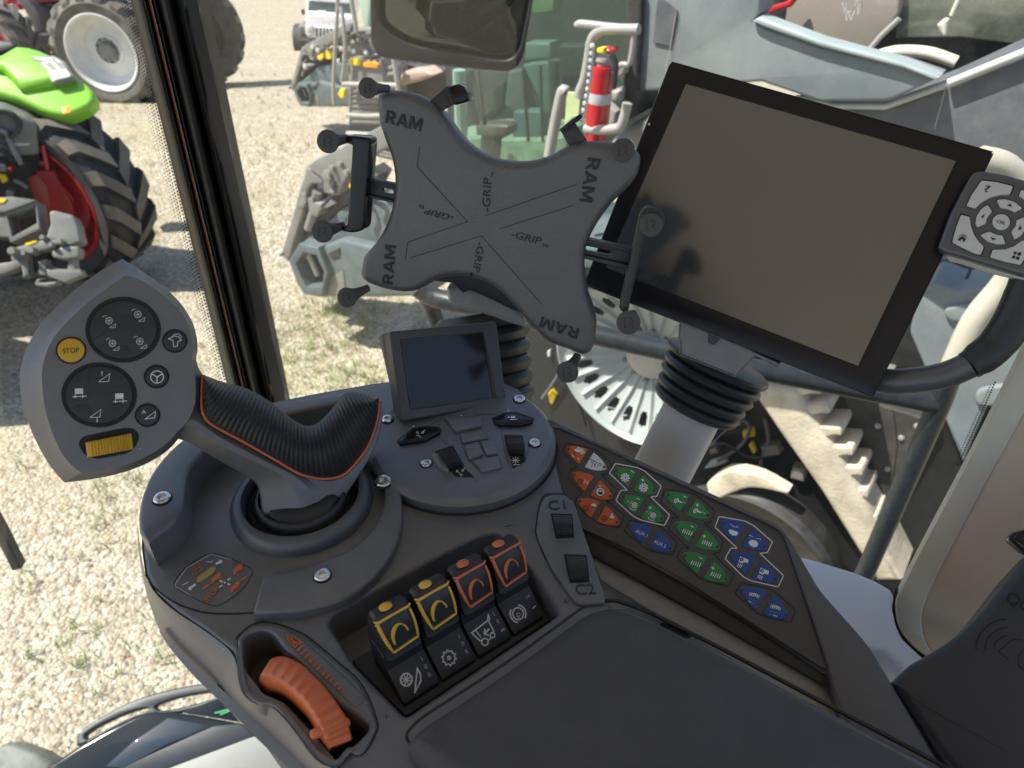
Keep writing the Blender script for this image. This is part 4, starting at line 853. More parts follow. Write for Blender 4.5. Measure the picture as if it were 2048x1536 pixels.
            q.flat(P, f([(x * 1.1, y * 1.15) for x, y in fan]), h2); g.flat(P, f(fan), h3)
            for i in range(5): q.rib(P, f([(-22 + 13 * i, -25 + 4.5 * i), (-28 + 13 * i, -4 + 3.5 * i)]), 1.3, .0021)
            g.rib(P, f([(-40, 30), (-20, 40)] if not plus else [(-14, 44), (12, 52)]), 1.6, h2)
            for i in range(7): g.flat(P, f(box4(-34 + (i % 4) * 17, 14 + i // 4 * 22 + (i % 4) * 5, -31 + (i % 4) * 17, 18 + i // 4 * 22 + (i % 4) * 5)), h2)
        if g.v: g.build('key_icon', m_icon, k)
        if q.v: q.build('key_icon_detail', m_icon2, k)
dark = [[(182, 225), (340, 258), (385, 275), (492, 368), (465, 435), (420, 440), (525, 545), (500, 612), (450, 618), (577, 715), (545, 805), (400, 775), (355, 745), (238, 638), (255, 585), (290, 575), (192, 462), (212, 402), (255, 390), (150, 280)],
        [(858, 537), (1030, 565), (1080, 590), (1195, 690), (1168, 768), (1120, 770), (1253, 885), (1225, 975), (1180, 978), (1325, 1120), (1290, 1203), (1130, 1168), (1080, 1140), (935, 1008), (965, 940), (1018, 945), (878, 818), (905, 735), (950, 735), (822, 630)],
        [(612, 750), (780, 775), (830, 800), (938, 905), (905, 992), (750, 960), (700, 930), (575, 825)], [(1372, 1180), (1555, 1215), (1605, 1240), (1745, 1365), (1712, 1450), (1535, 1412), (1480, 1385), (1332, 1250)]]
for L in dark: M().rib(P, rnd(Zm(L), 2.5, 2), 1.9, .0011, closed=True).build('group_outline', m_line, pan)
for L in ([(515, 365), (665, 393), (717, 418), (828, 520), (797, 590), (755, 592), (885, 717), (850, 788), (690, 752), (637, 725), (518, 618), (550, 548), (597, 548), (473, 430)], [(1222, 727), (1397, 757), (1457, 788), (1587, 900), (1552, 975), (1500, 977), (1663, 1130), (1625, 1208), (1440, 1165), (1390, 1140), (1263, 1015), (1303, 942), (1348, 945), (1195, 800)]):
    M().rib(P, rnd(Zm(L), 2.5, 2), 2.1, .0012, closed=True).build('group_outline', m_kwh, pan)

# ================================================================== window sill, rear post trim, black case
SI = Pl((0, 0, 2.58), (0, 0, 1)); Zs = lambda p: Z(1248, 936, 2.56, p)
m_pale = mat('pale_console_side', (.72, .73, .75), .4, bump=GR)
si = thing('window_sill', 'pale grey moulded sill under the dusty side window', 'window sill', SI.hit((1700, 1200), -.02))
M().slab(SI, [rnd(Zs([(300, 250), (700, 400), (970, 462), (1180, 525), (1290, 570), (1372, 618), (1388, 650), (1378, 705), (1400, 800), (1430, 865), (1530, 960), (1800, 1150), (1600, 1400), (1000, 1100), (200, 700)]), 8), rnd(Zs([(1150, 905), (1300, 905), (1345, 925), (1445, 1030), (1380, 1130), (1200, 1050)]), 6)], -.05, 0, b=.006, k=4).build('sill_board', m_sill, si, sharp=60)
M().slab(SI, Zs([(1000, 850), (1350, 880), (1480, 1040), (1500, 1300), (1100, 1100)]), -.10, -.07).build('pocket_floor', m_dark, si)
sd = thing('seat_console_side', 'pale glossy strip below the key panel, beside the armrest', 'console side', at(1350, 1260, .66))
SP = Pl(at(1350, 1260, .66), (.15, -.55, .82))
M().slab(SP, [(1180, 1120), (1400, 1240), (1560, 1345), (1800, 1520), (1800, 1700), (1300, 1500), (1150, 1250)], -.03, 0, b=.002).build('side_strip', m_pale, sd)
M().slab(SP.up(.004), rnd(Z(1248, 936, 2.56, [(215, 790), (270, 795), (355, 850), (340, 875), (225, 820)]), 3), -.004, .012, b=.001).build('strip_clip', m_dark, sd)
TR = Pl(at(1850, 1250, .76), (-.62, -.76, .16))
tr = thing('rear_post_trim', 'cream and tan upholstered window post at the right edge', 'post trim', at(1830, 1300, .76))
left = [(2120, 540), (2048, 682), (1967, 846), (1900, 976), (1836, 1096), (1793, 1183), (1787, 1212), (1795, 1254), (1822, 1290), (1850, 1312)]
M().slab(TR, left + [(1900, 1360), (2120, 1500), (2500, 1500), (2500, 540)], -.06, 0, b=.012, k=5).build('tan_cover', m_tan, tr, sharp=60)
inn = [(2215, 540), (2120, 690), (2035, 850), (1975, 960), (1905, 1090), (1860, 1180), (1845, 1225), (1845, 1260), (1855, 1290), (1875, 1320)]
ll = cr(left, 4, False); ii = cr(inn, 4, False)
M().grid([[TR.hit(p, -.012) for p in ll], [TR.hit((p[0] + 2, p[1]), -.002) for p in ll], [TR.hit((p[0] + (q[0] - p[0]) * .15, p[1] + (q[1] - p[1]) * .15), .0035) for p, q in zip(ll, ii)], [TR.hit((p[0] + (q[0] - p[0]) * .9, p[1] + (q[1] - p[1]) * .9), .003) for p, q in zip(ll, ii)], [TR.hit(q, .0008) for q in ii]]).build('cream_edge', m_cream, tr, sharp=60)
CS = Pl(at(1920, 1300, .56), (-.30, -.42, .86)); Zh = lambda p: Z(1700, 1000, 2.865, p)
ca = thing('phone_case', 'soft black case embossed with a wireless symbol in the lower right corner', 'case', CS.hit((1900, 1400), -.05))
cas = Zh(cr([(1300, 60), (1150, 180), (990, 345), (860, 510), (755, 642), (620, 772), (450, 882), (350, 940), (290, 1000), (240, 1043)], 4, False) + cr([(252, 1085), (320, 1180), (400, 1295), (520, 1480), (640, 1600), (900, 1800), (1500, 1800)], 3, False)) + Zh([(1700, 1500), (1700, 60)])
M().slab(CS, cas, -.07, 0, b=.008, k=5).build('case_shell', m_case, ca, sharp=60)
g = M().rib(CS, Zh([(243, 1048), (300, 1080), (420, 1180), (640, 1300), (900, 1440)]), 1.2, .0006)
for r in (78, 130, 182): g.rib(CS, Zh(ell((905, 850), r, r * .92, 12, 178, 268)), 3.0, .0006)
g.rib(CS, Zh([(910, 915), (850, 868), (930, 800), (990, 800)]), 2.2, .0006).rib(CS, Zh([(1010, 990), (965, 950), (965, 890), (1000, 850)]), 2.2, .0006).txt(CS, 'QUICK', *Zh([(885, 572), (1190, 740), (918, 520)]), .0002, .0006)
g.build('embossed_symbol', m_gap, ca)
cl = M().slab(Pl(at(2035, 1085, .52), (-.4, -.6, .7)), rnd(Zh([(912, 218), (955, 180), (1010, 165), (1200, 160), (1200, 380), (1000, 305), (925, 240)]), 4), -.02, 0, b=.004, k=3)
cl.build('case_clip', m_gloss, None, label='glossy black clip tip at the right edge above the soft case', cat='clip')

# ================================================================== cab shell: corner pillar, panes, roof, guard rail, mirror
YP = 1.18; PP = yplane(YP)
pil = thing('corner_pillar', 'glossy black cab corner pillar rising between windscreen and side window', 'cab pillar', at_y(495, 790, YP))
def band(pts, h0, h1, m, name, b=.003): return M().slab(PP, pts, h0, h1, b=b, k=4).build(name, m, pil, sharp=50)
Lx = lambda y: 236 + (y + 100) * (449 - 236) / 850.0
Rx = lambda y: 349 + (y + 100) * (553 - 349) / 920.0
ys = [-260, 100, 500, 900]
def strip(f0, f1, extra=0): return [(Lx(y) + (Rx(y) - Lx(y)) * f0, y) for y in ys] + [(Lx(y) + (Rx(y) - Lx(y)) * f1, y) for y in ys[::-1]]
m_pg = mat('pillar_gloss', (.006, .008, .008), .02, spec=.5, var=0, even=True); m_pg.node_tree.nodes['Principled BSDF'].inputs['IOR'].default_value = 1.5
m_rubs = mat('window_seal', (.009, .0095, .011), .45, spec=.25); m_trimg = mat('pillar_trim_strip', (.62, .60, .57), .22, metal=1)
band(strip(0, 1), -.10, -.012, m_rubs, 'pillar_core')
def curved(f0, f1, h0, bulge, m, name, skew=.5):   # convex glossy strip running up the pillar
    rows = []
    for y in (-260, 100, 500, 900):
        row = []
        for i in range(17):
            q = i / 16; h = h0 + bulge * math.sin(math.pi * q ** (math.log(.5) / math.log(skew)))
            row.append(PP.hit((Lx(y) + (Rx(y) - Lx(y)) * (f0 + (f1 - f0) * q), y), h))
        rows.append(row)
    M().grid(rows).build(name, m, pil, sharp=180)
curved(0, .33, -.012, .012, m_pg, 'glass_edge', .6)
curved(.34, .385, -.004, .006, m_trimg, 'trim_strip'); curved(.40, .47, -.004, .007, m_rubs, 'trim_strip')
curved(.48, .77, -.010, .022, m_rubs, 'weather_seal')
curved(.775, 1, -.012, .012, mat('pillar_gloss_dark', (.005, .007, .007), .03, spec=.12, var=0, even=True), 'glass_edge', .4)
band(strip(.330, .342), -.012, .002, mat('seal_red_lip', (.18, .03, .03), .4), 'seal_lip', .001)
# frit dots printed on the glass beside the pillar
g = M()
for j in range(-30, 126):
    y = j * 6.6
    for c in range(5):
        x = Lx(y) - 2.5 - c * 5.2; yy = y + (3.3 if c % 2 else 0); r = 2.3 - c * .37
        if y < 790: g.flat(PP, ell((x, yy), r, r, 5), .0015)
        if c < 2: g.flat(PP, ell((Rx(y) + 3 + c * 4.5, yy), 1.2 - c * .3, 1.2 - c * .3, 5), .0015)
g.build('frit_dots', m_gap, pil)
WG = Pl(at_y(540, 600, YP), (-.235, -.972, 0))
def glassmat(name, dust):
    m = bpy.data.materials.new(name); m.use_nodes = True; t = m.node_tree; N = t.nodes; N.remove(N['Principled BSDF']); o = N['Material Output']
    tr_ = N.new('ShaderNodeBsdfTransparent'); tr_.inputs[0].default_value = (.95, .97, .96, 1)
    gl = N.new('ShaderNodeBsdfGlossy'); gl.inputs['Roughness'].default_value = .0
    lw_ = N.new('ShaderNodeLayerWeight'); pw_ = N.new('ShaderNodeMath'); pw_.operation = 'POWER'; pw_.inputs[1].default_value = 4; t.links.new(lw_.outputs['Facing'], pw_.inputs[0]); fr_ = N.new('ShaderNodeMath'); fr_.operation = 'MULTIPLY_ADD'; fr_.inputs[1].default_value = .5; fr_.inputs[2].default_value = .03; t.links.new(pw_.outputs[0], fr_.inputs[0])
    m1 = N.new('ShaderNodeMixShader'); t.links.new(fr_.outputs[0], m1.inputs[0]); t.links.new(tr_.outputs[0], m1.inputs[1]); t.links.new(gl.outputs[0], m1.inputs[2])
    df = N.new('ShaderNodeBsdfTranslucent'); df.inputs[0].default_value = (.62, .60, .54, 1)
    df2 = N.new('ShaderNodeBsdfDiffuse'); df2.inputs[0].default_value = (.62, .60, .54, 1); ad = N.new('ShaderNodeMixShader'); ad.inputs[0].default_value = .5
    t.links.new(df.outputs[0], ad.inputs[1]); t.links.new(df2.outputs[0], ad.inputs[2])
    tc = N.new('ShaderNodeTexCoord')
    n1 = N.new('ShaderNodeTexNoise'); n1.inputs['Scale'].default_value = 420; n1.inputs['Detail'].default_value = 2; n1.inputs['Roughness'].default_value = .7
    n2 = N.new('ShaderNodeTexNoise'); n2.inputs['Scale'].default_value = 5; n2.inputs['Detail'].default_value = 5
    t.links.new(tc.outputs['Object'], n1.inputs[0]); t.links.new(tc.outputs['Object'], n2.inputs[0])
    r1 = N.new('ShaderNodeMapRange'); r1.inputs[1].default_value = .60; r1.inputs[2].default_value = .74; r1.inputs[4].default_value = .26 * dust; t.links.new(n1.outputs[0], r1.inputs[0])
    r2 = N.new('ShaderNodeMapRange'); r2.inputs[1].default_value = .3; r2.inputs[2].default_value = .7; r2.inputs[3].default_value = .001 * dust; r2.inputs[4].default_value = .009 * dust; t.links.new(n2.outputs[0], r2.inputs[0])
    r3 = N.new('ShaderNodeMapRange'); r3.inputs[1].default_value = .3; r3.inputs[2].default_value = .65; r3.inputs[3].default_value = .35; t.links.new(n2.outputs[0], r3.inputs[0])
    mu = N.new('ShaderNodeMath'); mu.operation = 'MULTIPLY'; t.links.new(r1.outputs[0], mu.inputs[0]); t.links.new(r3.outputs[0], mu.inputs[1])
    ma = N.new('ShaderNodeMath'); ma.operation = 'ADD'; t.links.new(mu.outputs[0], ma.inputs[0]); t.links.new(r2.outputs[0], ma.inputs[1])
    m2 = N.new('ShaderNodeMixShader'); t.links.new(ma.outputs[0], m2.inputs[0]); t.links.new(m1.outputs[0], m2.inputs[1]); t.links.new(ad.outputs[0], m2.inputs[2]); t.links.new(m2.outputs[0], o.inputs[0])
    return m
m_glass = glassmat('dusty_glass', 1.0); m_glass2 = glassmat('clean_glass', .12)
sw_ = M(); a, b = WG.loc((520, 300)), WG.loc((2100, 300))
for x0, x1 in ((WG.loc((505, 500))[0], 1.35),): sw_.slab(WG, [(x0, -1.0), (x1, -1.0), (x1, .9), (x0, .9)], -.006, 0, local=True)
sw_.build('side_window', m_glass, None, label='large dusty side window pane right of the corner pillar', cat='window')
ws = M(); x0 = at_y(430, 600, YP).x; ws.slab(Pl((0, YP + .02, 3.2), (0.25, -.97, 0)), [(-1.9, -2.9), (x0 + .02, -2.9), (x0 + .02, .9), (-1.9, .9)], -.006, 0, local=True)
ws.build('windscreen', m_glass2, None, label='clear windscreen pane left of the corner pillar', cat='window')
# frit dots along the rear post
g = M()
for j in range(34):
    f = j / 33; x = 1990 - 74 * f; y = 765 + 165 * f
    for c in range(2): g.flat(WG, ell((x - 9 * c, y + (5 if c else 0)), 2.2 - c * .6, 2.2 - c * .6, 6), .001)
g.build('frit_dots', m_gap, tr)
m_roof = mat('cab_headliner', (.64, .62, .58), .8)
ro = M().slab(Pl((0, 0, 3.72), (0, 0, 1)), rnd([(-1.5, -1.2), (1.0, -1.2), (.85, .72), (.15, .98), (-.45, 1.12), (-1.3, 1.10), (-1.5, 1.0)], .1), 0, .16, b=.03, local=True)
m_flo = mat('cab_floor_mat_black', (.07, .068, .066), .8, bump=(300, .5, .001))
fl = thing('cab_floor', 'dark cab floor and rear wall behind and below the console, outside the frame', 'floor', (0, 0, 1.40))
M().box((0, -.22, 1.42), (1.15, 0, 0), (0, .98, 0), (0, 0, .02)).build('floor_mat', m_flo, fl)
M().box((.1, -1.22, 2.03), (1.25, 0, 0), (0, .02, 0), (0, 0, .62)).build('rear_wall', mat('rear_wall_grey', (.20, .185, .17), .7), fl)
M().box((0, .74, .95), (1.15, 0, 0), (0, .015, 0), (0, 0, .45)).build('front_skirt', m_flo, fl)
M().box((1.20, -.35, 2.0), (.02, 0, 0), (0, .80, 0), (0, 0, .6)).build('side_wall', m_tan, fl)
ro = ro.build('cab_roof', m_roof, None, label='broad overhanging cab roof shading the console, above the frame', cat='roof')
M().box((-.98, -.15, 3.66), (.42, 0, 0), (0, .5, 0), (0, 0, .05)).build('dark_reflection_panel', m_dark, ro)  # unseen dark box added under the ceiling to grade the monitor's reflection
m_rail = mat('rail_paint', (.011, .017, .024), .42, bump=(300, .3, .0005), dirt=((.3, .28, .24), .10, 70))
M().tube([TR.hit(p, -.004) for p in [(1797, 1180), (1789, 1212), (1797, 1256), (1824, 1293), (1855, 1318)]], .0035, 8, sm=4).build('edge_gap', m_gap, tr)
m_cr2 = mat('sunlit_grab_rail', (.50, .46, .38), .4, dirt=((.6, .56, .48), .3, 40))  # pale colour paints in the sunlight on this stretch of dark tube
gr_ = thing('guard_rail', 'dark blue grey tubular guard rail outside the side window', 'guard rail', at_z(1715, 1160, 2.1))
T1 = 1.36
def onr(x, y, dy=0): return at_y(x, y, T1 + dy)
M().tube([onr(835, 575, .25), onr(875, 597, .24), onr(1000, 622, .18), onr(1180, 668, .12), onr(1400, 716, .06), onr(1560, 748, .03), onr(1880, 808, 0)], .0235, 18, sm=3).build('top_tube', m_rail, gr_)
M().tube([onr(1905, 735), onr(1882, 800), onr(1812, 960), onr(1735, 1135), onr(1690, 1235), onr(1600, 1440)], .0245, 18).build('post_tube', m_rail, gr_)
M().tube([onr(838, 560, .27), onr(872, 640, .27), onr(885, 760, .27)], .020, 14).build('post_tube', m_rail, gr_)
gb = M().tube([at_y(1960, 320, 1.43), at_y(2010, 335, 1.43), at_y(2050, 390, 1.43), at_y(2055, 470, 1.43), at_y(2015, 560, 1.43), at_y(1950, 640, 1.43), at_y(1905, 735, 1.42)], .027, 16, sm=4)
gb.build('grab_bar', m_cr2, None, label='bent grab bar outside the window behind the keypad, sunlight painted into its cream colour', cat='grab bar')
MI = Pl(at(900, 60, 1.9), (-.05, -.97, -.05)); Zi = lambda p: Z(730, 0, 5.12, p)
mi = thing('outside_mirror', 'black framed outside mirror hanging at the top of the side window', 'mirror', MI.hit((900, 140)))
mo = Zi(cr([(50, -300), (56, 0), (60, 380), (78, 470), (115, 540), (175, 585), (250, 602)], 4, False) + cr([(600, 648), (1000, 695), (1390, 728), (1480, 722), (1550, 685), (1600, 620), (1630, 540)], 4, False) + [(1720, 0), (1770, -300)])
mg = Zi(cr([(138, -300), (136, 0), (140, 190), (200, 290), (300, 372), (420, 440), (550, 478)], 4, False) + cr([(800, 520), (1050, 560), (1380, 620), (1500, 600), (1560, 540), (1590, 480)], 4, False) + [(1690, 0), (1740, -300)])
M().slab(MI, [mo, mg], -.04, 0, b=.004, k=3).build('mirror_frame', m_black, mi)
m_mir = mat('mirror_glass', (.085, .10, .092), .02, metal=1, var=.02)
cgm = (sum(p[0] for p in mg) / len(mg), sum(p[1] for p in mg) / len(mg))
M().grid([[MI.hit((cgm[0] + (p[0] - cgm[0]) * q, cgm[1] + (p[1] - cgm[1]) * q), -.024 + .03 * (1 - q * q)) for p in mg] for q in (1.02, .9, .8, .7, .6, .5, .4, .3, .2, .1, .01)], close=True).build('mirror_glass', m_mir, mi, sharp=180)
M().slab(MI, mo, -.10, -.041, b=.0).build('mirror_back', m_dark, mi)
wp = M().slab(yplane(1.05), [(-20, 1020), (0, 1055), (42, 1138), (24, 1143), (0, 1095), (-30, 1060)], -.02, 0, b=.003)
wp.build('wiper_blade', m_dark, None, label='black wiper blade tip low at the left edge', cat='wiper')
# machine front seen through the windscreen, lower left
FD = Pl(at(300, 1490, 2.5), (.05, -.45, .89)); Zq = lambda p: Z(0, 1350, 3.938, p)
m_hood = mat('dark_gloss_paint', (.012, .018, .024), .10, spec=.35); m_hood3 = mat('mirror_gloss_paint', (.02, .03, .045), .05, spec=.8, coat=.8); m_hood2 = mat('satin_blue_grey', (.022, .028, .038), .40, spec=.3)
fd = thing('machine_front', 'dark glossy front corner of our own machine with slotted guard, lower left', 'machine body', FD.hit((350, 1520), -.2))
M().slab(FD, Zq([(350, 733), (420, 690), (620, 560), (850, 430), (1050, 330), (1140, 296), (1300, 290), (1500, 310), (1700, 345), (1880, 380), (1700, 440), (1400, 560), (1000, 733), (900, 900), (200, 900)]), -.08, 0, b=.012, k=5).build('front_panel', m_hood, fd, sharp=60)
M().slab(FD, Zq([(830, 720), (1050, 520), (1320, 335), (1690, 400), (1300, 560), (960, 735)]), -.02, .006, b=.004, k=3).build('raised_facet', m_hood3, fd)
M().slab(FD, Zq([(940, 740), (1670, 400), (1890, 378), (2010, 480), (1330, 733), (1200, 800)]), -.05, .003, b=.004).build('rubber_edge', m_hood2, fd)
M().slab(FD, Zq([(1320, 735), (1960, 490), (2300, 420), (2600, 700), (2500, 1100), (1200, 1000)]), -.05, .001, b=.004).build('grey_panel', m_lgrey, fd)
M().slab(FD.up(-.05), [Zq(cr([(600, 560), (605, 500), (640, 440), (720, 380), (850, 300), (1050, 200), (1300, 125), (1560, 72), (1800, 40)], 4, False)) + Zq([(2000, 200), (1750, 230), (1400, 300), (1150, 300), (880, 430), (620, 560)]), Zq(cr([(668, 480), (700, 450), (800, 390), (1000, 300), (1140, 262), (1150, 285), (1000, 345), (850, 420), (720, 500), (685, 505)], 3)), Zq(cr([(1230, 240), (1400, 180), (1600, 142), (1690, 140), (1705, 165), (1650, 195), (1450, 250), (1280, 280), (1240, 270)], 3))], -.03, 0, b=.006).build('slotted_guard', m_rail, fd)
M().slab(FD, Zq([(1430, 296), (1720, 180), (1800, 260), (1880, 370), (1650, 330)]), -.06, -.004, b=.004).build('corner_cover', m_hood, fd)
M().rib(FD, Zq([(1690, 300), (1800, 270), (1810, 280), (1740, 310), (1735, 298)]), 2.5, -.003).build('green_mark', mat('green_print', (.05, .35, .12), .5), fd)
wl = M().slab(Pl(at(40, 1510, 2.7), (.1, -.5, .86)), Zq([(-100, 640), (0, 555), (60, 530), (110, 545), (290, 610), (410, 690), (300, 900), (-100, 900)]), -.12, 0, b=.015)
wl.build('front_bracket', mat('grey_green_paint', (.16, .18, .17), .5, dirt=((.02, .02, .02), .9, 9)), None, label='grey green bracket smeared with grease in the bottom left corner', cat='bracket')
# ================================================================== outdoors: gravel yard
def gz(y): return -.13 * max(0, y - 9.5)
def at_g(x, y):                                 # pixel on the ground, which falls away gently beyond 9.5 m
    p = at_z(x, y, 0)
    if p.y <= 9.5: return p
    d = ray(x, y); t = (1.235 - 3.2) / (d.z + .13 * d.y); return EYE + d * t
gm = bpy.data.materials.new('gravel'); gm.use_nodes = True; t = gm.node_tree; N = t.nodes; b = N['Principled BSDF']; b.inputs['Roughness'].default_value = .9; b.inputs['Specular IOR Level'].default_value = .15
tc = N.new('ShaderNodeTexCoord')
def nz(s, d=4, r=.55):
    n = N.new('ShaderNodeTexNoise'); n.inputs['Scale'].default_value = s; n.inputs['Detail'].default_value = d; n.inputs['Roughness'].default_value = r; t.links.new(tc.outputs['Object'], n.inputs['Vector']); return n
vo = N.new('ShaderNodeTexVoronoi'); vo.inputs['Scale'].default_value = 48; t.links.new(tc.outputs['Object'], vo.inputs['Vector'])
vo2 = N.new('ShaderNodeTexVoronoi'); vo2.inputs['Scale'].default_value = 21; t.links.new(tc.outputs['Object'], vo2.inputs['Vector'])
def ramp(src, els):
    r = N.new('ShaderNodeValToRGB'); e = r.color_ramp.elements
    e[0].position, e[0].color = els[0][0], (*els[0][1], 1); e[1].position, e[1].color = els[-1][0], (*els[-1][1], 1)
    for p, c in els[1:-1]: q = e.new(p); q.color = (*c, 1)
    t.links.new(src, r.inputs[0]); return r.outputs[0]
def mix(f, a, b_, mode='MIX'):
    x = N.new('ShaderNodeMix'); x.data_type = 'RGBA'; x.blend_type = mode
    for i, v in ((0, f), (6, a), (7, b_)):
        if hasattr(v, 'type'): t.links.new(v, x.inputs[i])
        else: x.inputs[i].default_value = v
    return x.outputs[2]
sepx = N.new('ShaderNodeSeparateColor'); t.links.new(vo.outputs['Color'], sepx.inputs[0])
c1 = ramp(sepx.outputs[0], [(0, (.14, .105, .07)), (.22, (.29, .24, .175)), (.6, (.42, .365, .285)), (.93, (.58, .535, .45)), (1, (.38, .19, .10))])
sep2 = N.new('ShaderNodeSeparateColor'); t.links.new(vo2.outputs['Color'], sep2.inputs[0])
c1 = mix(.35, c1, ramp(sep2.outputs[1], [(0, (.26, .205, .14)), (.5, (.45, .395, .305)), (1, (.61, .56, .47))]))
gr = N.new('ShaderNodeMapRange'); gr.inputs[1].default_value = .50; gr.inputs[2].default_value = .72; gr.inputs[4].default_value = .5; t.links.new(nz(.9, 7, .62).outputs[0], gr.inputs[0])
c2 = mix(gr.outputs[0], c1, (.40, .36, .17, 1))
g2 = N.new('ShaderNodeMapRange'); g2.inputs[1].default_value = .56; g2.inputs[2].default_value = .7; g2.inputs[4].default_value = .45; t.links.new(nz(3.2, 6, .6).outputs[0], g2.inputs[0])
c3 = mix(g2.outputs[0], c2, (.27, .215, .135, 1))
# weedy patch beside the pillar, and the packed wheel tracks
def blob(p, r0, r1, amt, nscale):
    vd = N.new('ShaderNodeVectorMath'); vd.operation = 'DISTANCE'; t.links.new(tc.outputs['Object'], vd.inputs[0]); vd.inputs[1].default_value = p
    mr = N.new('ShaderNodeMapRange'); mr.inputs[1].default_value = r1; mr.inputs[2].default_value = r0; mr.inputs[3].default_value = 0; mr.inputs[4].default_value = amt; t.links.new(vd.outputs['Value'], mr.inputs[0])
    n_ = N.new('ShaderNodeMapRange'); n_.inputs[1].default_value = .40; n_.inputs[2].default_value = .62; t.links.new(nz(nscale, 6, .65).outputs[0], n_.inputs[0])
    q_ = N.new('ShaderNodeMath'); q_.operation = 'MULTIPLY'; t.links.new(mr.outputs[0], q_.inputs[0]); t.links.new(n_.outputs[0], q_.inputs[1]); return q_.outputs[0]
gp = at_g(640, 660); go = M  # patch centre
c3 = mix(blob(tuple(gp), .5, 1.8, .92, 6.5), c3, (.21, .26, .07, 1)); c3 = mix(blob(tuple(at_g(520, 330)), .6, 2.6, .55, 3.0), c3, (.33, .31, .14, 1))
wv = N.new('ShaderNodeTexWave'); wv.wave_type = 'BANDS'; wv.bands_direction = 'Y'; wv.inputs['Scale'].default_value = .16; wv.inputs['Distortion'].default_value = 3.5; wv.inputs['Detail'].default_value = 4; wv.inputs['Detail Scale'].default_value = 1.2; t.links.new(tc.outputs['Object'], wv.inputs['Vector'])
wm = N.new('ShaderNodeMapRange'); wm.inputs[1].default_value = .45; wm.inputs[2].default_value = .95; wm.inputs[4].default_value = .38; t.links.new(wv.outputs['Fac'], wm.inputs[0])
c3 = mix(wm.outputs[0], c3, (.36, .30, .215, 1))
t.links.new(c3, b.inputs['Base Color'])
hm = N.new('ShaderNodeMath'); hm.operation = 'ADD'; t.links.new(vo.outputs['Distance'], hm.inputs[0]); t.links.new(vo2.outputs['Distance'], hm.inputs[1])
bp = N.new('ShaderNodeBump'); bp.invert = True; bp.inputs['Strength'].default_value = .9; bp.inputs['Distance'].default_value = .016; t.links.new(hm.outputs[0], bp.inputs['Height']); t.links.new(bp.outputs[0], b.inputs['Normal'])
rows = [[(x, y, gz(y)) for x in range(-90, 91, 6)] for y in [-60, -20, -5, 0, 4, 8, 9, 9.5, 10, 11, 13, 16, 20, 30, 45, 70, 100]]
M().grid(rows).build('ground', gm, None, kind='structure', sharp=180)
# loose stones lying on the yard near the machine
sm = [mat('stone_cream', (.50, .445, .355), .85, var=.1), mat('stone_white', (.63, .595, .52), .85, var=.1), mat('stone_tan', (.42, .33, .24), .85, var=.15), mat('stone_rust', (.46, .25, .14), .85, var=.1)]
rs = random.Random(11); g = M()
for _ in range(21000):
    y = 1.3 + 5.7 * rs.random() ** 1.15; x = -3.4 + 3.6 * rs.random()
    s = rs.uniform(.0035, .0095) * (1.7 if rs.random() < .07 else 1); a = rs.random() * 6.28
    cx_, sx_ = math.cos(a), math.sin(a); k = len(g.v)
    vs = []
    for px_, py_, pz_ in ((1, 0, .1), (.45, .8, 0), (-.6, .75, .1), (-1, -.1, 0), (-.4, -.8, .1), (.6, -.75, 0)):
        q = s * rs.uniform(.8, 1.25); vs.append((x + (px_ * cx_ - py_ * sx_) * q, y + (px_ * sx_ + py_ * cx_) * q * .8, s * pz_))
    tz = s * rs.uniform(.55, .95); ox, oy = rs.uniform(-.3, .3) * s, rs.uniform(-.3, .3) * s
    vs += [(x + ox + s * .35, y + oy, tz), (x + ox - s * .3, y + oy + s * .2, tz * .95)]
    r = rs.random(); mi_ = 0 if r < .5 else 1 if r < .8 else 2 if r < .96 else 3
    g.add(vs, [(0, 1, 6), (1, 2, 7, 6), (2, 3, 7), (3, 4, 7), (4, 5, 6, 7), (5, 0, 6)], mi_)
g.build('loose_stones', sm, None, sharp=20, kind='stuff', label='loose cream and tan stones scattered over the gravel yard', cat='stones')
m_gr = [mat('grass_green', (.16, .24, .045), .7, var=.3, vscale=40), mat('grass_dry', (.36, .31, .13), .8, var=.2, vscale=40)]
g = M(); spots = []
for c, n_, sx, sy in (((620, 690), 170, 70, 60), ((690, 610), 130, 70, 40), ((560, 740), 26, 40, 30), ((205, 990), 5, 8, 10), ((268, 968), 6, 10, 12), ((640, 560), 30, 60, 30), ((520, 300), 50, 60, 60), ((500, 180), 40, 60, 40), ((50, 1180), 3, 8, 14), ((160, 1335), 3, 6, 4), ((700, 760), 20, 40, 30), ((190, 1010), 4, 12, 20), ((300, 470), 14, 8, 14), ((480, 480), 30, 50, 60), ((215, 215), 30, 40, 12)):
    for _ in range(n_): spots.append((rs.gauss(c[0], sx), rs.gauss(c[1], sy)))
for _ in range(200): spots.append((rs.uniform(0, 760), rs.uniform(150, 1400)))
for x, y in spots:
    o = at_g(x, y)
    if o.y > 22 or o.y < 1: continue
    dry = rs.random() < .35
    for _ in range(rs.randint(4, 9)):
        a = rs.random() * 6.28; L = rs.uniform(.03, .10); b0 = o + Vector((rs.gauss(0, .02), rs.gauss(0, .02), 0)); d = Vector((math.cos(a), math.sin(a), 0)); s_ = Vector((-d.y, d.x, 0)) * rs.uniform(.0015, .003)
        p1 = b0 + d * L * .25 + Vector((0, 0, L * .6)); p2 = b0 + d * L * .7 + Vector((0, 0, L * .85))
        g.add([b0 - s_, b0 + s_, p1 + s_ * .8, p1 - s_ * .8, p2], [(0, 1, 2, 3), (3, 2, 4)], 1 if dry else 0)
g.build('grass', m_gr, None, kind='stuff', label='sparse green and dry grass tufts growing through the gravel', cat='grass')

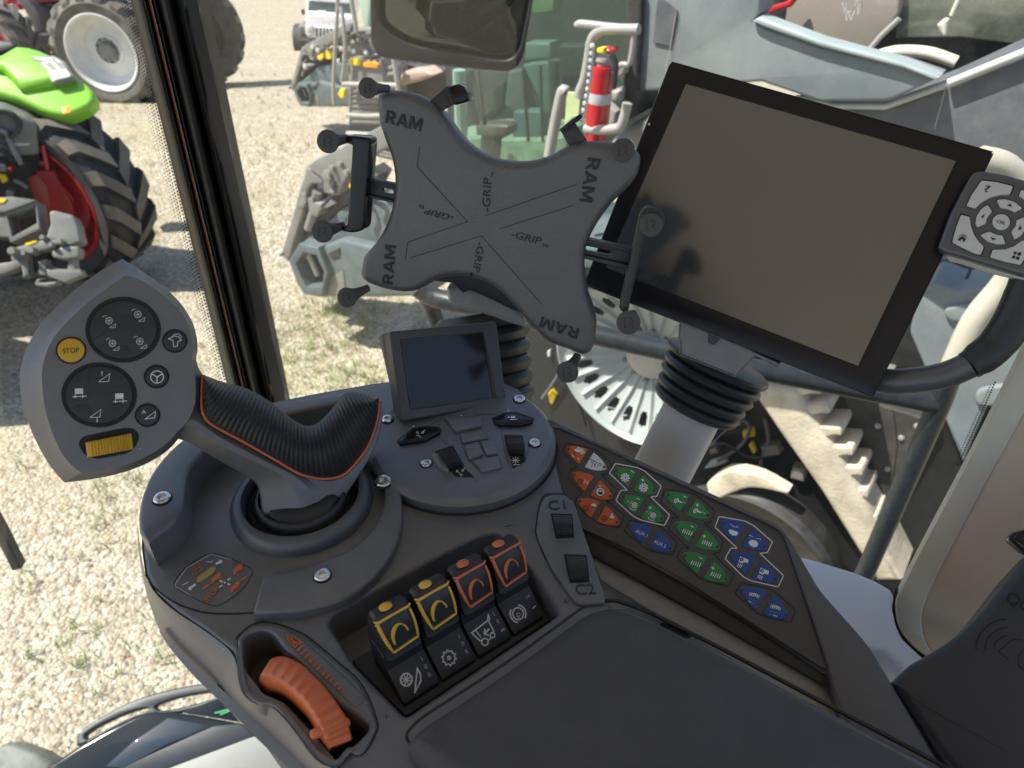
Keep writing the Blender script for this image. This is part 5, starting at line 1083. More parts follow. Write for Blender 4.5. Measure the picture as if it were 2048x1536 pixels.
# ================================================================== wheels
m_lugtop = mat('dusty_lug_tops', (.135, .115, .098), .85, dirt=((.30, .25, .20), .5, 9))
DUST = (.42, .37, .30)
m_tyre = mat('tyre_rubber', (.022, .023, .027), .7, dirt=(DUST, .14, 6)); m_tyre2 = mat('dusty_tyre_rubber', (.12, .11, .10), .85, dirt=(DUST, .5, 4))
m_white_rim = mat('white_rim_paint', (.68, .68, .66), .35); m_red = mat('red_paint', (.48, .012, .016), .32, coat=.4); m_redrim = mat('red_rim_paint', (.42, .015, .02), .35)
m_lime = mat('lime_green_paint', (.22, .50, .03), .3, coat=.5, var=.04); m_mach = mat('machine_grey', (.19, .185, .175), .45, dirt=((.3, .27, .22), .3, 5)); m_blk = mat('machine_black', (.018, .018, .02), .5, dirt=((.2, .18, .15), .3, 8))
m_bg = mat('blue_grey_paint', (.095, .125, .135), .38, dirt=((.35, .34, .3), .18, 6)); m_steel = mat('worn_grey_steel', (.20, .198, .188), .45, dirt=((.4, .36, .3), .3, 8)); m_hose = mat('hose_rubber', (.02, .02, .02), .5)
m_ylab = mat('yellow_label', (.85, .62, .02), .45); m_olab = mat('amber_reflector', (.85, .32, .02), .3)
def wheel(c, ax, R, W, rr, par, mt, mr, nl=20, dish=.5, lug=.04, hub=True, name='wheel'):
    ax = Vector(ax).normalized(); wr = thing_part(name, par, c)
    m = M().lathe([(rr, -W / 2), (rr + .02, -W / 2 - .01), ((rr + R) / 2, -W * .56), (R - lug - .05, -W * .5), (R - lug, -W * .42), (R - lug + .01, 0), (R - lug, W * .42), (R - lug - .05, W * .5), ((rr + R) / 2, W * .56), (rr + .02, W / 2 + .01), (rr, W / 2)], c, ax, 56)
    e = Vector((0, 0, 1)); e = (e - ax * e.dot(ax)).normalized(); gdir = ax.cross(e)
    for i in range(nl):
        for s_ in (-1, 1):
            a0 = 2 * math.pi * (i + (.5 if s_ > 0 else 0)) / nl
            def pt(f, da, r): a = a0 + da; return Vector(c) + ax * s_ * W * f + (e * math.cos(a) + gdir * math.sin(a)) * r
            w_ = .42 * math.pi / nl; sl = .75 * 2 * math.pi / nl
            segs = [(-.02, 0), (.2, .45), (.46, 1.0), (.54, 1.15)]
            rows = []
            for f, q in segs:
                rt = R if f < .5 else R - .07; rb = R - lug - .02 if f < .5 else R - .13
                rows.append([pt(f, sl * q - w_ * 1.25, rb), pt(f, sl * q - w_, rt), pt(f, sl * q + w_, rt), pt(f, sl * q + w_ * 1.25, rb)])
            k = len(m.v); f0 = len(m.f); m.grid(rows); n0 = 4
            for q_ in range(f0, len(m.f)):
                if (q_ - f0) % 3 == 1: m.m[q_] = 1
            m.f.append([k + 0, k + 1, k + 2, k + 3]); m.m.append(0); m.f.append([k + 12 + j for j in (3, 2, 1, 0)]); m.m.append(0)
    m.build('tyre', [mt, m_lugtop], wr, sharp=30)
    q = M().lathe([(rr + .012, W * .53), (rr - .005, W * .54), (rr - .03, W * .50), (rr - .045, W * .2), (rr - .06, W * (.5 - dish) + .04), (rr * .72, W * (.5 - dish) - .02), (rr * .42, W * (.5 - dish) + .02), (rr * .38, W * (.5 - dish) + .05), (rr * .34, W * (.5 - dish) + .05), (rr * .32, W * (.5 - dish) + .01), (.0, W * (.5 - dish) + .01)], c, ax, 56)
    q.build('rim', mr, wr, sharp=40)
    if hub:
        h = M().lathe([(rr * .24, 0), (rr * .24, .05), (rr * .2, .10), (0, .11)], Vector(c) + ax * (W * (.5 - dish) + .01), ax, 24)
        for k in range(10):
            a = 2 * math.pi * k / 10; h.lathe([(.018, 0), (.018, .035), (0, .035)], Vector(c) + ax * (W * (.5 - dish) + .02) + (e * math.cos(a) + gdir * math.sin(a)) * rr * .31, ax, 8)
        h.build('hub', m_steel, wr, sharp=40)
    return wr
def thing_part(name, par, loc):
    o = bpy.data.objects.new(name, None); COL.objects.link(o); o.parent = par; o.location = Vector(loc) - par.location; o.empty_display_size = .05; return o

# ================================================================== green tractor, left edge
gt = thing('green_tractor', 'lime green tractor with red wheel rims seen from behind at the left edge', 'tractor', at_g(60, 640))
wc = at(96, 405, 6.1); ga = Vector((.33, .945, 0))
wheel(wc + ga * .19, -ga, .70, .42, .48, gt, m_tyre, m_redrim, 15, dish=.55, lug=.055, hub=False)
Zt1 = lambda p: Z(0, 0, 6.4, p); Zt2 = lambda p: Z(0, 230, 4.3875, p)
wheel(wc - ga * 1.65, ga, .70, .42, .48, gt, m_tyre, m_redrim, 15, dish=.55, lug=.055, hub=False)
gf = Vector((-ga.y, ga.x, 0)); bc = wc - ga * .75 + gf * 1.9
M().box(bc + Vector((0, 0, 1.2)), gf * .95, ga * .70, (0, 0, .95)).build('cab', m_blk, gt)
M().box(bc + gf * 1.9 + Vector((0, 0, .5)), gf * 1.0, ga * .42, (0, 0, .45)).build('bonnet', m_lime, gt)
M().slab(Pl(wc - ga * 1.65 + Vector((0, 0, .80)), (0, 0, 1)), [tuple((gf * a + ga * b).xy) for a, b in ((-.8, -.25), (.8, -.25), (.8, .35), (-.8, .35))], -.06, .06, b=.04, local=True).build('fender', m_lime, gt)
m = M().lathe([(.30, 0), (.30, .06), (.22, .07), (.22, .14), (.12, .16), (0, .16)], wc + ga * .16, -ga, 28); m.build('rim_centre', m_redrim, gt, sharp=40)
FG = Pl(at(100, 170, 5.7), (.16, -.60, .78))
M().slab(FG, Zt1([(-500, 640), (0, 690), (200, 575), (360, 592), (500, 632), (650, 702), (800, 802), (900, 900), (1000, 1000), (1120, 1080), (1195, 1165), (1208, 1270), (1150, 1340), (1050, 1395), (900, 1462), (780, 1472), (650, 1448), (500, 1398), (350, 1320), (200, 1260), (0, 1205), (-500, 1100)]), -.12, 0, b=.035, k=6).build('fender', m_lime, gt, sharp=60)
M().slab(FG, Zt1([(-500, 600), (0, 695), (200, 585), (380, 600), (640, 705), (800, 810), (900, 950), (880, 1010), (640, 1050), (230, 1120), (130, 1000), (0, 880), (-500, 800)]), -.05, .062, b=.055, k=7).build('fender_hump', m_lime, gt, sharp=60)
FL = FG.up(.064)
M().slab(FL, rnd(Zt1([(370, 722), (690, 708), (830, 790), (935, 965), (925, 1000), (668, 1055), (600, 900), (470, 780)]), 3), -.05, .004, b=.003).build('lamp_surround', m_mach, gt)
lp = M().slab(FL, rnd(Zt1([(440, 748), (690, 728), (800, 800), (905, 960), (890, 978), (690, 1025), (625, 900), (520, 795)]), 2), 0, .016, b=.006); lp = lp.build('tail_lamp', mat('clear_lens', (.75, .75, .74), .2), gt)
M().slab(FL, Zt1([(470, 760), (530, 755), (590, 810), (640, 790), (730, 880), (735, 905), (650, 890), (590, 830)]), .01, .0172).slab(FL, Zt1([(640, 745), (690, 740), (730, 790), (790, 800), (850, 865), (790, 890), (745, 850), (700, 800)]), .01, .0172).build('lamp_insert', m_mach, lp)
M().slab(FG.up(-.01), Zt1([(790, 1365), (900, 1352), (912, 1440), (800, 1458)]), -.06, .012, b=.004).build('amber_reflector', m_olab, gt)
M().slab(Pl(at(10, 90, 6.2), (.1, -.8, .6)), Zt1([(-300, 480), (0, 500), (150, 505), (205, 560), (210, 620), (0, 690), (-300, 700)]), -.2, 0, b=.03).build('air_intake', m_blk, gt)
GB = Pl(at(60, 330, 5.75), (.35, -.93, .1))
M().slab(GB, rnd(Zt2([(-600, -120), (0, -60), (220, 20), (320, 80), (345, 350), (60, 368), (-600, 380)]), 8), -.25, .02, b=.02).build('rear_panel', m_mach, gt)
M().slab(GB, Zt2([(90, 245), (270, 248), (262, 262), (150, 275), (95, 262)]), 0, .024, b=.002).build('panel_vent', m_key, gt)
M().slab(GB.up(-.3), Zt2([(-600, 0), (350, 330), (420, 500), (430, 820), (480, 1200), (300, 1400), (-600, 1500)]), -.3, 0, b=.03).build('gearbox', m_blk, gt)
M().lathe([(.10, 0), (.10, .06), (.07, .06), (.07, -.02)], GB.hit(Zt2([(55, 70)])[0], .02), GB.n, 20).build('filler_ring', m_blk, gt)
for L, r in (([(-30, 150), (40, 150), (90, 250), (130, 330), (190, 430)], .022), ([(-30, 230), (60, 260), (130, 340), (200, 440)], .018), ([(0, 300), (60, 340), (120, 400), (210, 410)], .016)): M().tube([GB.hit(p, .06) for p in Zt2(L)], r, 8, sm=3).build('hydraulic_hose', m_steel if r > .02 else m_hose, gt)
for p, r in (((100, 465), .018), ((30, 455), .03), ((90, 680), .025)): M().lathe([(r, -.05), (r, .03), (r * .6, .04), (0, .04)], GB.hit(Zt2([p])[0], 0), GB.n, 14).build('coupling', m_red if p[0] == 100 else m_steel, gt)
M().tube([GB.hit(p, .03) for p in Zt2([(120, 570), (180, 600), (240, 640)])], .014, 8).build('lift_lever', m_steel, gt)
M().slab(GB, Zt2([(360, 270), (390, 262), (435, 480), (400, 490)]), 0, .03, b=.006).build('red_lever', m_red, gt)
M().slab(GB.up(-.1), Zt2([(300, 490), (480, 480), (540, 600), (660, 740), (640, 860), (440, 830), (400, 640)]), -.15, 0, b=.02).build('axle_flange', m_redrim, gt)
M().slab(GB, Zt2([(-20, 520), (50, 530), (70, 580), (20, 600)]), 0, .03, b=.004).build('yellow_label', m_ylab, gt)
DB = Pl(at(80, 480, 5.45), (.25, -.80, .55))
M().slab(DB, Zt2([(-100, 730), (100, 715), (318, 745), (50, 850), (-100, 860)]), -.03, .02, b=.006).build('hitch_box_top', m_steel, gt)
M().slab(DB, [Zt2([(-100, 850), (52, 850), (318, 750), (350, 1000), (90, 1120), (75, 1070), (-100, 1060)]), Zt2([(60, 880), (310, 800), (325, 950), (105, 1070)])], -.22, 0, b=.004).build('hitch_box', m_steel, gt)
M().slab(DB, rnd(Zt2([(430, 850), (470, 835), (640, 880), (680, 960), (710, 1110), (560, 1170), (400, 1080), (440, 960)]), 4), -.14, .03, b=.015).build('hitch_plate', m_steel, gt)
M().slab(DB, Zt2([(-60, 730), (60, 735), (30, 770), (-60, 775)]), .02, .026).slab(DB, Zt2([(215, 1125), (320, 1098), (325, 1112), (230, 1150)]), .03, .055).build('yellow_label', m_ylab, gt)
for L in ([(130, 1160), (400, 1090), (560, 1110), (420, 1180), (170, 1210)], [(-100, 1310), (80, 1290), (200, 1250), (210, 1320), (100, 1370), (-100, 1430)], [(170, 1230), (230, 1220), (250, 1400), (200, 1430)], [(80, 1200), (180, 1190), (190, 1260), (100, 1290)], [(330, 1280), (400, 1260), (400, 1410), (340, 1400)], [(400, 1350), (700, 1350), (730, 1400), (560, 1470), (410, 1410)], [(590, 1250), (650, 1240), (660, 1360), (590, 1360)]):
    M().slab(DB.up(.05), Zt2(L), -.12, 0, b=.012, k=2).build('drawbar_link', m_steel, gt)
M().slab(DB.up(.06), rnd(Zt2([(450, 1190), (560, 1150), (690, 1150), (705, 1200), (690, 1250), (560, 1270), (460, 1250)]), 5), -.10, .02, b=.015).build('drawbar_jaw', m_steel, gt)
M().slab(DB.up(.02), [rnd(Zt2([(300, 1450), (420, 1410), (520, 1430), (520, 1480), (400, 1510), (310, 1500)]), 5), rnd(Zt2([(340, 1455), (420, 1430), (490, 1440), (480, 1458), (400, 1470), (350, 1468)]), 3)], -.08, 0, b=.01).build('tow_ring', m_steel, gt)
for p, r in (((132, 1205), .03), ((295, 1195), .028), ((395, 1085), .02), ((545, 1120), .022), ((232, 1225), .018), ((470, 1150), .02)): M().lathe([(r, -.05), (r, .06), (r * .7, .075), (0, .075)], DB.hit(Zt2([p])[0], .04), DB.n, 12).build('pin', m_steel, gt)

# ================================================================== red tractor behind it
rt = thing('red_tractor', 'red tractor with white rear rim parked in the upper left background', 'tractor', at_g(220, 194))
ra = Vector((-.12, -1, 0)); rc = at(222, 98, 11.2)
wheel(rc, ra, .80, .50, .525, rt, m_tyre2, m_white_rim, 18, dish=.42, lug=.05)
wheel(at(384, 68, 12.4), Vector((.35, -.94, 0)), .80, .50, .50, rt, m_tyre, m_blk, 18, dish=.3, lug=.06, hub=False)
wheel(at(2, 84, 11.0), Vector((-.3, -.95, 0)), .56, .40, .33, rt, m_tyre2, m_red, 14, dish=.35, lug=.05)
RB = Pl(at(120, 70, 11.6), (-.1, -1, .02))
M().slab(RB, Zt1([(590, 190), (900, 195), (1000, 230), (1000, 560), (900, 900), (760, 820), (680, 700), (620, 260)]), -.5, 0, b=.04).build('fuel_tank', m_blk, rt)
M().slab(RB, Zt1([(330, 36), (1100, 0), (1500, -150), (200, -200), (200, 20)]), -.6, .1, b=.03).build('bonnet', m_red, rt)
M().slab(RB.up(-.2), Zt1([(380, 40), (1000, 30), (1000, 230), (600, 240), (480, 200)]), -.5, 0, b=.02).build('engine_bay', m_blk, rt)
M().slab(Pl(at(405, 5, 12.3), (.3, -.95, 0)), [(368, -14), (444, -14), (440, 10), (425, 16), (400, 9), (376, 9)], -.3, .25, b=.03).build('rear_fender', m_red, rt)
M().slab(RB, Zt1([(1080, 60), (1120, 0), (1250, -60), (1300, -120), (1350, -100), (1180, 20), (1110, 75)]), -.3, .1, b=.02).build('rear_fender', m_red, rt)
M().slab(RB.up(.25), Zt1(cr([(130, -60), (200, 0), (290, 100), (370, 240), (430, 400), (440, 450)], 3, False) + cr([(560, 410), (540, 280), (480, 150), (390, 40), (330, -60)], 3, False)), -.35, 0, b=.02).build('front_fender', m_mach, rt)
M().slab(RB.up(-.1), Zt1([(110, 40), (200, 60), (260, 130), (120, 90)]), -.2, 0, b=.02).slab(RB.up(-.1), Zt1([(-200, -40), (110, -20), (110, 60), (-200, 80)]), -.2, 0, b=.02).build('bonnet_side', m_red, rt)
for c, r, mm in (((570, 165), .05, mat('blue_cap', (.02, .10, .50), .4)),): M().lathe([(r, -.05), (r, .03), (r * .7, .04), (0, .04)], RB.hit(Zt1([c])[0], .03), RB.n, 16).build('filler_cap', mm, rt)
for pts, mm in (([(1020, 745), (1080, 740), (1135, 830), (1120, 865), (1040, 850)], m_olab), ([(980, 930), (1170, 905), (1215, 1010), (1200, 1050), (1110, 1075), (1000, 1010)], m_red), ([(640, 660), (700, 665), (695, 695), (650, 690)], m_olab), ([(900, 880), (1060, 885), (1050, 905), (900, 930)], m_steel), ([(1150, 1110), (1215, 1130), (1200, 1165), (1140, 1130)], m_key)): M().slab(RB.up(.35), Zt1(pts), -.12, 0, b=.01).build('marker_lamp' if mm is m_olab else 'step_bracket', mm, rt)
for x, y in ((470, 60), (620, 60), (800, 90), (720, 210), (860, 215), (600, 320), (640, 580), (840, 490)):
    M().slab(RB.up(.02), rnd(Zt1([(x - 35, y - 14), (x + 40, y - 18), (x + 42, y + 10), (x - 30, y + 16)]), 2), -.05, 0, b=.006).build('engine_fitting', m_steel, rt)
M().txt(RB.up(.3), '8', *Zt1([(880, 765), (918, 765), (880, 725)]), 0, .002).build('lettering', m_white, rt)
M().slab(RB.up(-.15), Zt1([(480, 430), (640, 440), (900, 640), (960, 1000), (500, 1000), (420, 600)]), -.4, 0, b=.02).build('axle_housing', m_blk, rt)

# ================================================================== white off-road car far back
JP = Pl(at(660, 60, 17.0), (.06, -1, .0)); Zw = lambda p: Z(540, 0, 7.68, p)
m_carw = mat('white_car_paint', (.86, .85, .82), .25, coat=.5, var=.02); m_carg = mat('car_glass', (.06, .085, .10), .06, spec=.8)
jp = thing('white_car', 'white off road car with slotted grille and round headlights parked far back', 'car', at_g(660, 92))
M().slab(JP, rnd(Zw([(560, -80), (1300, -60), (1300, 300), (1240, 260), (590, 206), (545, 215)]), 3), -1.6, -.35, b=.03).build('cabin', m_carw, jp)
M().slab(JP, rnd(Zw([(605, 12), (1242, 58), (1242, 252), (584, 200)]), 3), -.4, -.33, b=.006).build('windscreen', m_carg, jp)
M().slab(JP, rnd(Zw([(560, 380), (545, 215), (600, 203), (1240, 256), (1282, 290), (1292, 440), (1000, 432), (700, 415)]), 3), -.9, -.06, b=.05).build('bonnet', m_carw, jp)
gl_ = M().slab(JP, rnd(Zw([(536, 400), (560, 372), (700, 412), (1000, 430), (1290, 440), (1292, 560), (1260, 610), (720, 606), (590, 590), (548, 530)]), 6), -.3, 0, b=.02).build('grille', m_carw, jp)
g = M()
for i in range(9):
    x = 708 + i * 54; g.slab(JP, rnd(Zw([(x, 422 + i * 2), (x + 30, 425 + i * 2), (x + 30, 560 + i * 1), (x, 560 + i)]), 1.2), -.02, .004)
g.build('grille_slots', m_blk, gl_)
for x, y in ((632, 446), (1230, 500)): M().lathe([(.09, 0), (.09, .02), (.075, .03), (0, .04)], JP.hit(Zw([(x, y)])[0], 0), JP.n, 20).build('headlight', m_key, jp)
M().lathe([(.025, 0), (.02, .02), (0, .02)], JP.hit(Zw([(612, 545)])[0], 0), JP.n, 10).build('indicator', m_olab, jp)
M().slab(JP.up(-.3), rnd(Zw([(425, 420), (450, 392), (540, 395), (540, 560), (430, 520)]), 4), -.5, 0, b=.03).build('wheel_arch', m_mach, jp)
M().slab(JP, Zw([(430, 600), (720, 640), (1300, 640), (1300, 720), (440, 680)]), -.2, .12, b=.02).build('bumper', m_blk, jp)
M().slab(JP.up(-.4), rnd(Zw([(474, 150), (530, 142), (532, 230), (490, 228)]), 2), -.06, 0, b=.01).build('door_mirror', m_blk, jp)
M().lathe([(.36, -.12), (.38, -.1), (.38, .1), (.36, .12), (.2, .1), (0, .1)], JP.hit(Zw([(490, 640)])[0], -.6), (-1, 0, 0), 28).build('tyre', m_tyre, jp)
M().slab(JP.up(-.3), Zw([(735, 160), (860, 165), (850, 205), (745, 198)]), -.05, -.01).build('dash_item', m_white, jp)

# ================================================================== combine harvesters to the right
SN = Vector((-.57, -.82, 0)).normalized()
S1 = Pl(at(1282, 728, 3.55), SN); SF = Pl(at(600, 535, 5.55), SN); KS = .833
Zy = lambda p: Z(560, 280, 4.52, p); Zx = lambda p: Z(1248, 500, 2.56, p); Zu = lambda p: Z(540, 0, 2.56, p); Ze2 = lambda p: Z(1020, 0, 5.12, p); Z3 = lambda p: Z(1248, 0, 2.56, p); Zg2 = lambda p: Z(860, 130, 6.024, p)
m_pgr = mat('pale_grey_paint', (.185, .22, .235), .4, dirt=((.42, .40, .36), .35, 3)); m_char = mat('charcoal_panel', (.10, .104, .118), .45, dirt=((.35, .33, .3), .25, 12)); m_track = mat('dusty_track_rubber', (.56, .48, .37), .85, dirt=((.68, .61, .48), .6, 9), var=.3, bump=(60, .6, .006))
m_dkside = mat('dusty_black_side', (.008, .009, .010), .6, dirt=((.15, .15, .13), .08, 40)); m_silw = mat('silver_wheel_paint', (.36, .395, .39), .35, dirt=((.4, .36, .3), .2, 6))
m_brdk = mat('dusty_dark_panel', (.034, .032, .029), .7, dirt=((.2, .18, .14), .3, 6)); m_edge = mat('pale_edge_paint', (.32, .365, .37), .35)
m_tube = mat('grey_tube', (.36, .34, .32), .35)
def feeder(par, pl, sc, ox, oy, lab=True):      # front of the feeder house: lifting frame, hexagonal cross beam
    f = lambda P_: [(ox + (x - 600) * sc, oy + (y - 535) * sc) for x, y in Zy(P_)]
    k = sc / 1.0
    M().slab(pl, f([(240, 240), (330, 172), (480, 100), (640, 20), (900, -120), (1150, -250), (1250, -250), (1200, -80), (1000, 40), (850, 130), (740, 210), (640, 300), (560, 400), (545, 460), (520, 500), (470, 508), (395, 470), (385, 345)]), -.06, .03, b=.008).build('frame_plate', m_steel, par)
    M().slab(pl, f([(238, 238), (388, 338), (384, 400), (285, 395), (250, 440), (205, 650), (70, 1100), (4, 1045), (60, 860)]), -.08, .01, b=.01).build('frame_arm', m_steel, par)
    M().slab(pl, f([(270, 395), (390, 475), (520, 500), (560, 420), (640, 330), (720, 400), (640, 560), (480, 690), (300, 820), (180, 930), (110, 1080), (75, 1090), (210, 640)]), -.4, -.09, b=.01).build('frame_back', m_blk, par)
    M().tube([pl.hit(p, -.02) for p in f([(340, 460), (310, 640), (260, 800)])], .03 * sc / .9, 12).build('lift_cylinder', m_steel, par)
    M().slab(pl, f([(195, 480), (225, 490), (240, 560), (200, 620), (150, 590), (180, 560)]), -.03, .02, b=.005).slab(pl, f([(250, 530), (290, 520), (300, 570), (400, 580), (425, 610), (370, 620), (330, 700), (260, 650)]), -.06, .03, b=.006).build('latch_hook', m_steel, par)
    for p, r in (((445, 318), .038), ((490, 250), .02), ((560, 215), .02), ((620, 295), .024), ((500, 455), .02), ((30, 1025), .014)): M().lathe([(r, 0), (r, .03), (r * .5, .035), (0, .035)], pl.hit(f([p])[0], .03), pl.n, 14).build('pin', m_steel, par)
    M().slab(pl, f([(625, 370), (660, 340), (680, 420), (650, 450), (620, 430)]), 0, .05, b=.006).build('yellow_coupling', m_ylab, par)
    oh = f([(75, 1092), (170, 940), (340, 975), (372, 1060), (398, 1110), (428, 1200), (380, 1425), (215, 1402), (150, 1300)]); ih = f([(140, 1125), (210, 1020), (325, 1045), (352, 1110), (392, 1190), (375, 1330), (235, 1330), (190, 1250)])
    M().slab(pl.up(.10), [oh, ih], -.5, 0, b=.012).build('beam_end', m_bg, par)
    M().slab(pl, f([(170, 945), (300, 850), (440, 730), (560, 620), (900, 560), (1300, 560), (1300, 1000), (1000, 1010), (800, 968), (560, 905), (330, 970)]), -.5, -.02, b=.02).build('beam_top', m_bg, par)
    M().slab(pl, f([(345, 975), (530, 905), (580, 905), (1000, 1010), (1300, 1060), (1300, 1420), (800, 1430), (385, 1424), (430, 1200)]), -.5, .05, b=.03).build('beam_side', m_bg, par)
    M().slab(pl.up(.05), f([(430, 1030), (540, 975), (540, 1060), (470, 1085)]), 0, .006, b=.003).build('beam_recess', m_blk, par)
    M().slab(pl.up(.05), f([(400, 1260), (570, 1180), (590, 1400), (385, 1420)]), 0, .006, b=.002).build('beam_grey_plate', m_mach, par)  # machine-grey plate on the lower beam side
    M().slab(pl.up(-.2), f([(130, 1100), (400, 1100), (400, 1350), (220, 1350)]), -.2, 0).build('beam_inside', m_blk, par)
    M().tube([pl.hit(p, .0) for p in f([(250, 1025), (290, 1110), (340, 1225)])], .018 * sc / .9, 8).build('beam_rod', m_cream, par)
cb = thing('near_combine', 'pale grey combine harvester with white slotted track wheel right outside the window', 'combine harvester', at_g(1300, 960))
feeder(cb, SF, 1.0, 600, 535)
# drive wheel with slots and ribs, on its track
wc = S1.o; e = Vector((0, 0, 1)); gdir = SN.cross(e)
def wp_(r, a, h): return wc + SN * h + (e * math.cos(a) + gdir * math.sin(a)) * r
R0 = .404; na, nr = 360, 26; m = M(); base = 0
prof = lambda q: .05 - .16 * (1 - q) ** 1.3 if q > .25 else -.06 - .0
rows = []
for i in range(nr + 1):
    q = i / nr; r = .10 + (R0 - .10) * q; row = []
    for j in range(na):
        a = 2 * math.pi * j / na; rib = max(0, math.cos(a * 24)) ** 6 * .022 * min(1, q * 3) * (1 if q < .93 else 0)
        row.append(wp_(r, a, -.10 + .14 * q ** 1.4 + rib))
    rows.append(row)
for row in rows: m.v += row
for i in range(nr):
    for j in range(na):
        q = (i + .5) / nr; a = (j + .5) / na * 24; da = abs((a - .5) - round(a - .5)) if False else abs(((a + .5) % 1) - .5)
        dr = abs(q - .72) / .11; ang = abs((a % 1) - .5) / .24
        if dr ** 2.5 + ang ** 2.5 < 1: continue
        j2 = (j + 1) % na; m.f.append([i * na + j, i * na + j2, (i + 1) * na + j2, (i + 1) * na + j]); m.m.append(0)
m.lathe([(R0, .04), (R0 + .012, .06), (R0 + .02, .055), (R0 + .02, -.2)], wc, SN, 120)
dw = m.build('drive_wheel', m_silw, cb, sharp=30)
M().slab(S1.up(-.1), [(960, 480), (1600, 520), (1600, 556), (960, 530)], -.2, .33, b=.02).build('shade_ledge', m_bg, cb)  # invented ledge, added to shade the upper half of the wheel
M().lathe([(.385, -.16), (0, -.16)], wc, SN, 60).build('wheel_back', m_blk, dw)
M().lathe([(.112, -.11), (.108, -.055), (.092, -.04), (.042, -.032), (0, -.03)], wc, SN, 40).build('wheel_hub', m_tube, dw)
h = M()
for k in range(12): h.lathe([(.012, 0), (.012, .03), (0, .03)], wp_(.138, 2 * math.pi * k / 12, -.10), SN, 8)
h.build('wheel_bolts', m_bg, dw)
SB = S1.up(-.30)
M().slab(SB, [(1040, 560), (1300, 600), (1830, 560), (1990, 560), (2100, 900), (1950, 1300), (1500, 1350), (1060, 1050)], -.5, 0, b=.01).build('lower_body', m_dkside, cb)
M().slab(S1.up(-.12), Zx([(650, 728), (705, 690), (890, 728), (960, 860), (1040, 980), (1110, 1090), (1180, 1205), (1290, 1400), (1340, 1540), (1420, 1700), (1290, 1700), (1180, 1520), (1000, 1232), (800, 950)]), -.2, .05, b=.03).build('track_belt', m_track, cb, sharp=50)
for i, (x, y) in enumerate([(905, 738), (955, 838), (1022, 950), (1085, 1052), (1138, 1155), (1175, 1268), (1240, 1400)]):
    w_ = [104, 98, 92, 88, 84, 76, 58][i]
    M().slab(S1.up(-.12), rnd(Zx([(x - 30, y - 44), (x + w_ * .9, y - 38), (x + w_, y - 20), (x + w_ * .98, y + 4), (x + w_ * .5, y), (x + 10, y + 10), (x - 25, y + 10)]), 2), -.16, .035, b=.010, k=2).build('track_lug', m_track, cb)
M().slab(SB.up(.06), Zx([(1000, 700), (1560, 870), (1600, 880), (1290, 1420), (1200, 1250), (1090, 960), (1030, 800)]), -.2, 0, b=.01).build('dusty_panel', m_brdk, cb)
M().slab(SB.up(.10), rnd(Z(1248, 500, 2.56, [(1460, 420), (1500, 240), (1580, 160), (1720, 215), (1900, 170), (2100, 90), (2200, 120), (2050, 560), (1860, 800), (1735, 1090), (1640, 860), (1545, 620)]), 10), -.2, 0, b=.012).build('rear_side_panel', m_pgr, cb)
for P_ in ([(1640, 330), (1680, 290), (1900, 270), (1960, 300), (1900, 350), (1700, 372)], [(1795, 760), (1830, 715), (1990, 690), (2020, 730), (1960, 790), (1830, 802)]): M().slab(SB.up(.10), cr(Zx(P_), 4), 0, .02, b=.012, k=4).build('pressed_recess', m_pgr, cb)
ic = S1.hit(Zx([(640, 1530)])[0], -.15)
M().lathe([(.465, 0), (.465, .10), (.44, .13), (.415, .10), (.25, .06), (0, .05)], ic, SN, 64).build('idler_wheel', m_blk, cb)
M().lathe([(.446, .125), (.437, .14), (.428, .125)], ic, SN, 64).build('idler_rim_line', m_brdk, cb)
M().slab(S1.up(-.05), Zx(cr([(420, 1205), (480, 1155), (560, 1128), (700, 1160), (842, 1240)], 3, False) + cr([(835, 1255), (700, 1225), (600, 1230), (440, 1300)], 3, False)), -.02, .04, b=.015).build('idler_guard', m_track, cb)
for pts, mm, nm in (([(605, 930), (660, 912), (668, 955), (612, 968)], m_ylab, 'yellow_label'), ([(636, 998), (655, 985), (676, 1035), (660, 1045)], m_ylab, 'yellow_label'), ([(410, 1120), (440, 1085), (520, 1060), (530, 1085), (470, 1110)], m_key, 'grease_fitting'), ([(-390, 735), (-372, 715), (-350, 745), (-370, 790), (-382, 780)], m_ylab, 'yellow_label'), ([(-395, 520), (-380, 515), (-378, 545), (-392, 548)], m_key, 'grease_fitting')): M().slab(SB.up(.01), Zx(pts), -.02, .012, b=.003).build(nm, mm, cb)
M().slab(SB.up(.15), Zx([(-140, 60), (300, 160), (300, 330), (0, 250), (-70, 180)]), -.3, 0, b=.03).build('frame_member', m_cream, cb)
M().slab(SB.up(.02), Zx([(-110, 230), (60, 290), (60, 420), (-40, 360)]), -.1, 0, b=.01).build('frame_recess', m_dkside, cb)
